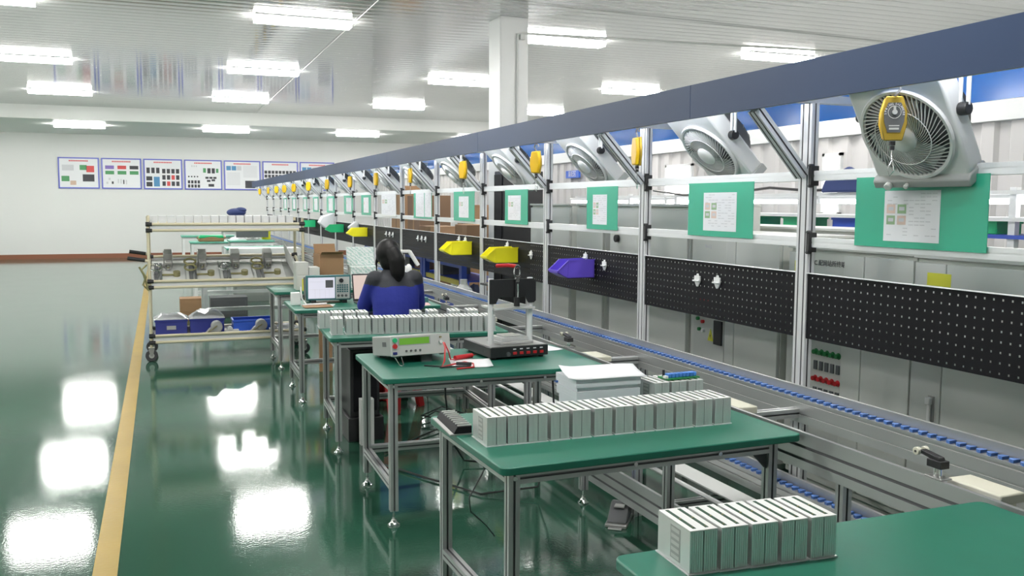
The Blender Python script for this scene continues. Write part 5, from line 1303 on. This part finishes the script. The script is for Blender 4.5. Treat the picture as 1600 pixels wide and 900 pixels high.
m = MB(); m.box(.2, .42, -.05, .10, 0, .02); m.box(.28, .34, .0, .05, .02, .06); m.build('stand', 'grey', mn)
m = MB(); m.box(0, .16, 0, .2, 0, .30); o = m.build('yellow_box', 'yellow', bevel=.004); o.location = (1.92, 18.95, .8605); tag(o, 'yellow box beside the dark screen at the far end', 'box')
m = MB(); m.box(0, 1.1, 0, .5, 0, .12); m.box(.05, 1.05, -.003, 0, .02, .10); o = m.build('white_machine_cover', 'white', bevel=.01); o.location = (1.05, 15.2, .0); o.location.z = .74; tag(o, 'long white machine cover behind the cart corner post', 'machine')
fr = empty('far_machine', (1.05, 15.2, 0), label='grey machine cabinet under the long white cover', cat='machine')
m = MB(); m.box(.02, 1.08, .01, .49, 0, .739); m.build('machine_body', 'lightgrey', fr, bevel=.006)
m = MB(); m.box(.08, .5, 0, .012, .1, .68); m.build('door', 'cabinet2', fr)
m = MB(); m.box(.56, 1.02, 0, .012, .1, .68); m.build('door', 'cabinet2', fr)
for i, (x, y, w, h, mt, lb) in enumerate(((.55, 11.85, .5, .06, 'tablegreen2', 'green board bundle on the bench behind the cart'), (1.1, 11.9, .5, .09, 'paper', 'white bag bundle on the bench behind the cart'))):
    m = MB(); m.box(0, w, 0, .5, 0, h); m.prism([(0, h), (w, h), (w*.7, h+.04), (w*.2, h+.03)], 'y', .05, .45); o = m.build('bundle', mt, bevel=.015); o.location = (x, y, .7005); tag(o, lb, 'bundle')
m = MB(); m.box(0, .30, 0, .3, 0, .30); m.box(.02, .28, -.004, 0, .12, .26); o = m.build('brown_stool_box', 'card', bevel=.006); o.location = (.22, 13.0, 0); tag(o, 'brown carton standing on the floor behind the cart', 'carton')
m = MB(); m.box(0, .5, 0, .4, 0, .28); m.box(.03, .47, -.004, 0, .03, .24); o = m.build('teal_crate', 'darkgrey', bevel=.008); o.location = (.62, 13.2, 0); tag(o, 'dark crate on the floor under the far bench', 'crate')
m = MB(); m.box(0, .16, 0, .16, 0, .34); m.box(.02, .14, -.003, 0, .05, .3); o = m.build('red_extinguisher_box', 'red', bevel=.006); o.location = (2.0, 12.3, 0.0); o.location.z = 0; tag(o, 'red box on the floor far behind the oscilloscope bench', 'box')

# ------------------------------------------------------------------ posters on the back wall
PT = [['inkpurple', 'inkred', 'ink'], ['inkgreen', 'inkgreen', 'inkgreen']]
def poster(x, lb, layout):
    r = empty('wall_poster', (x, 28.375, 1.97), label=lb, cat='poster', group='blue framed posters on the back wall')
    W, Hh = 1.05, .87
    m = MB(); f = .035
    m.box(0, W, -.008, .003, 0, f); m.box(0, W, -.008, .003, Hh-f, Hh); m.box(0, f, -.008, .003, f, Hh-f); m.box(W-f, W, -.008, .003, f, Hh-f); m.build('poster_frame', 'posterblue', r)
    m = MB(); m.box(f, W-f, -.004, .003, f, Hh-f); m.build('poster_sheet', 'paper', r, smooth=0)
    m = MB()
    for i in range(11): m.quad((.28+.045*i, -.005, Hh-.115), (.315+.045*i, -.005, Hh-.115), (.315+.045*i, -.005, Hh-.078), (.28+.045*i, -.005, Hh-.078))
    m.build('heading', 'inkred', r, smooth=0)
    mats = ['ink', 'inkred', 'inkgreen', 'inkpurple', 'inkblue', 'inkgrey', 'inktan']
    m = MB()
    for (a, z, w, h, c) in layout: m.quad((a, -.005, z), (a+w, -.005, z), (a+w, -.005, z+h), (a, -.005, z+h), c)
    m.build('picture_print', mats, r, smooth=0)
L1 = [(.10+.32*i, .56-.15*j, .23, .10, [[3, 1, 0], [2, 2, 2]][j][i]) for i in range(3) for j in range(2)] + [(.12, .14, .05, .06, 5), (.18, .25, .05, .06, 5), (.26, .14, .05, .07, 0), (.42, .16, .03, .12, 5), (.49, .15, .03, .13, 5), (.56, .14, .03, .12, 0), (.63, .13, .03, .13, 5)]
L2 = [(.08+.13*i, .46, .09, .16, 0) for i in range(3)] + [(.50+.125*i, .46-.18*j, .09, .13, (0 if (i+j) % 3 else 1) if j else 0) for i in range(4) for j in range(3)] + [(.07, .25, .16, .12, 0), (.07, .08, .16, .13, 0), (.27, .08, .16, .28, 4)]
L3 = [(.20+.06*i, .66, .03, .05, 5) for i in range(3)] + [(.10+.08*i, .36, .04, .04, 0) for i in range(4)] + [(.09+.09*i, .06+.12*j, .065, .09, 0) for i in range(4) for j in range(2)] + [(.52, .50, .08, .13, 2), (.64, .48, .09, .15, 0), (.76, .48, .09, .15, 0), (.88, .50, .07, .12, 2)] + [(.58+.11*i, .32, .09, .06, 0) for i in range(3)] + [(.62, .23, .1, .06, 0), (.75, .25, .1, .06, 0), (.66, .09, .16, .08, 0)]
L4 = [(.07+.15*i, .58, .13, .13, [4, 4, 5][i]) for i in range(3)] + [(.08, .50-.035*i, .38, .012, 5) for i in range(11)] + [(.55, .70-.035*i, .4, .012, 5) for i in range(10)] + [(.60, .06, .36, .22, 0)]
L5 = [(.06+.105*i, .50, .08, .09, 0) for i in range(9)] + [(.06+.105*i, .38, .08, .09, 0) for i in range(9)] + [(.08, .30-.04*i, .85, .012, 5) for i in range(6)]
L0 = [(.10, .50, .3, .16, 5), (.55, .52, .18, .14, 2), (.72, .46, .2, .18, 1), (.08, .2, .2, .15, 2), (.30, .1, .15, .12, 6), (.62, .2, .3, .2, 0)]
for i, (lay, lb) in enumerate(((L0, 'blue framed poster with mixed photos, outermost on the back wall'), (L1, 'blue framed poster with purple, red and green picture blocks'), (L2, 'blue framed poster filled with many dark photos'), (L3, 'blue framed poster with small photos and two green pictures'), (L4, 'blue framed poster with text columns and a dark photo at its foot'), (L5, 'blue framed poster partly covered by the line canopy end'), (L4, 'blue framed poster mostly hidden above the line canopy'))):
    poster(-2.61+1.105*i, lb, lay)
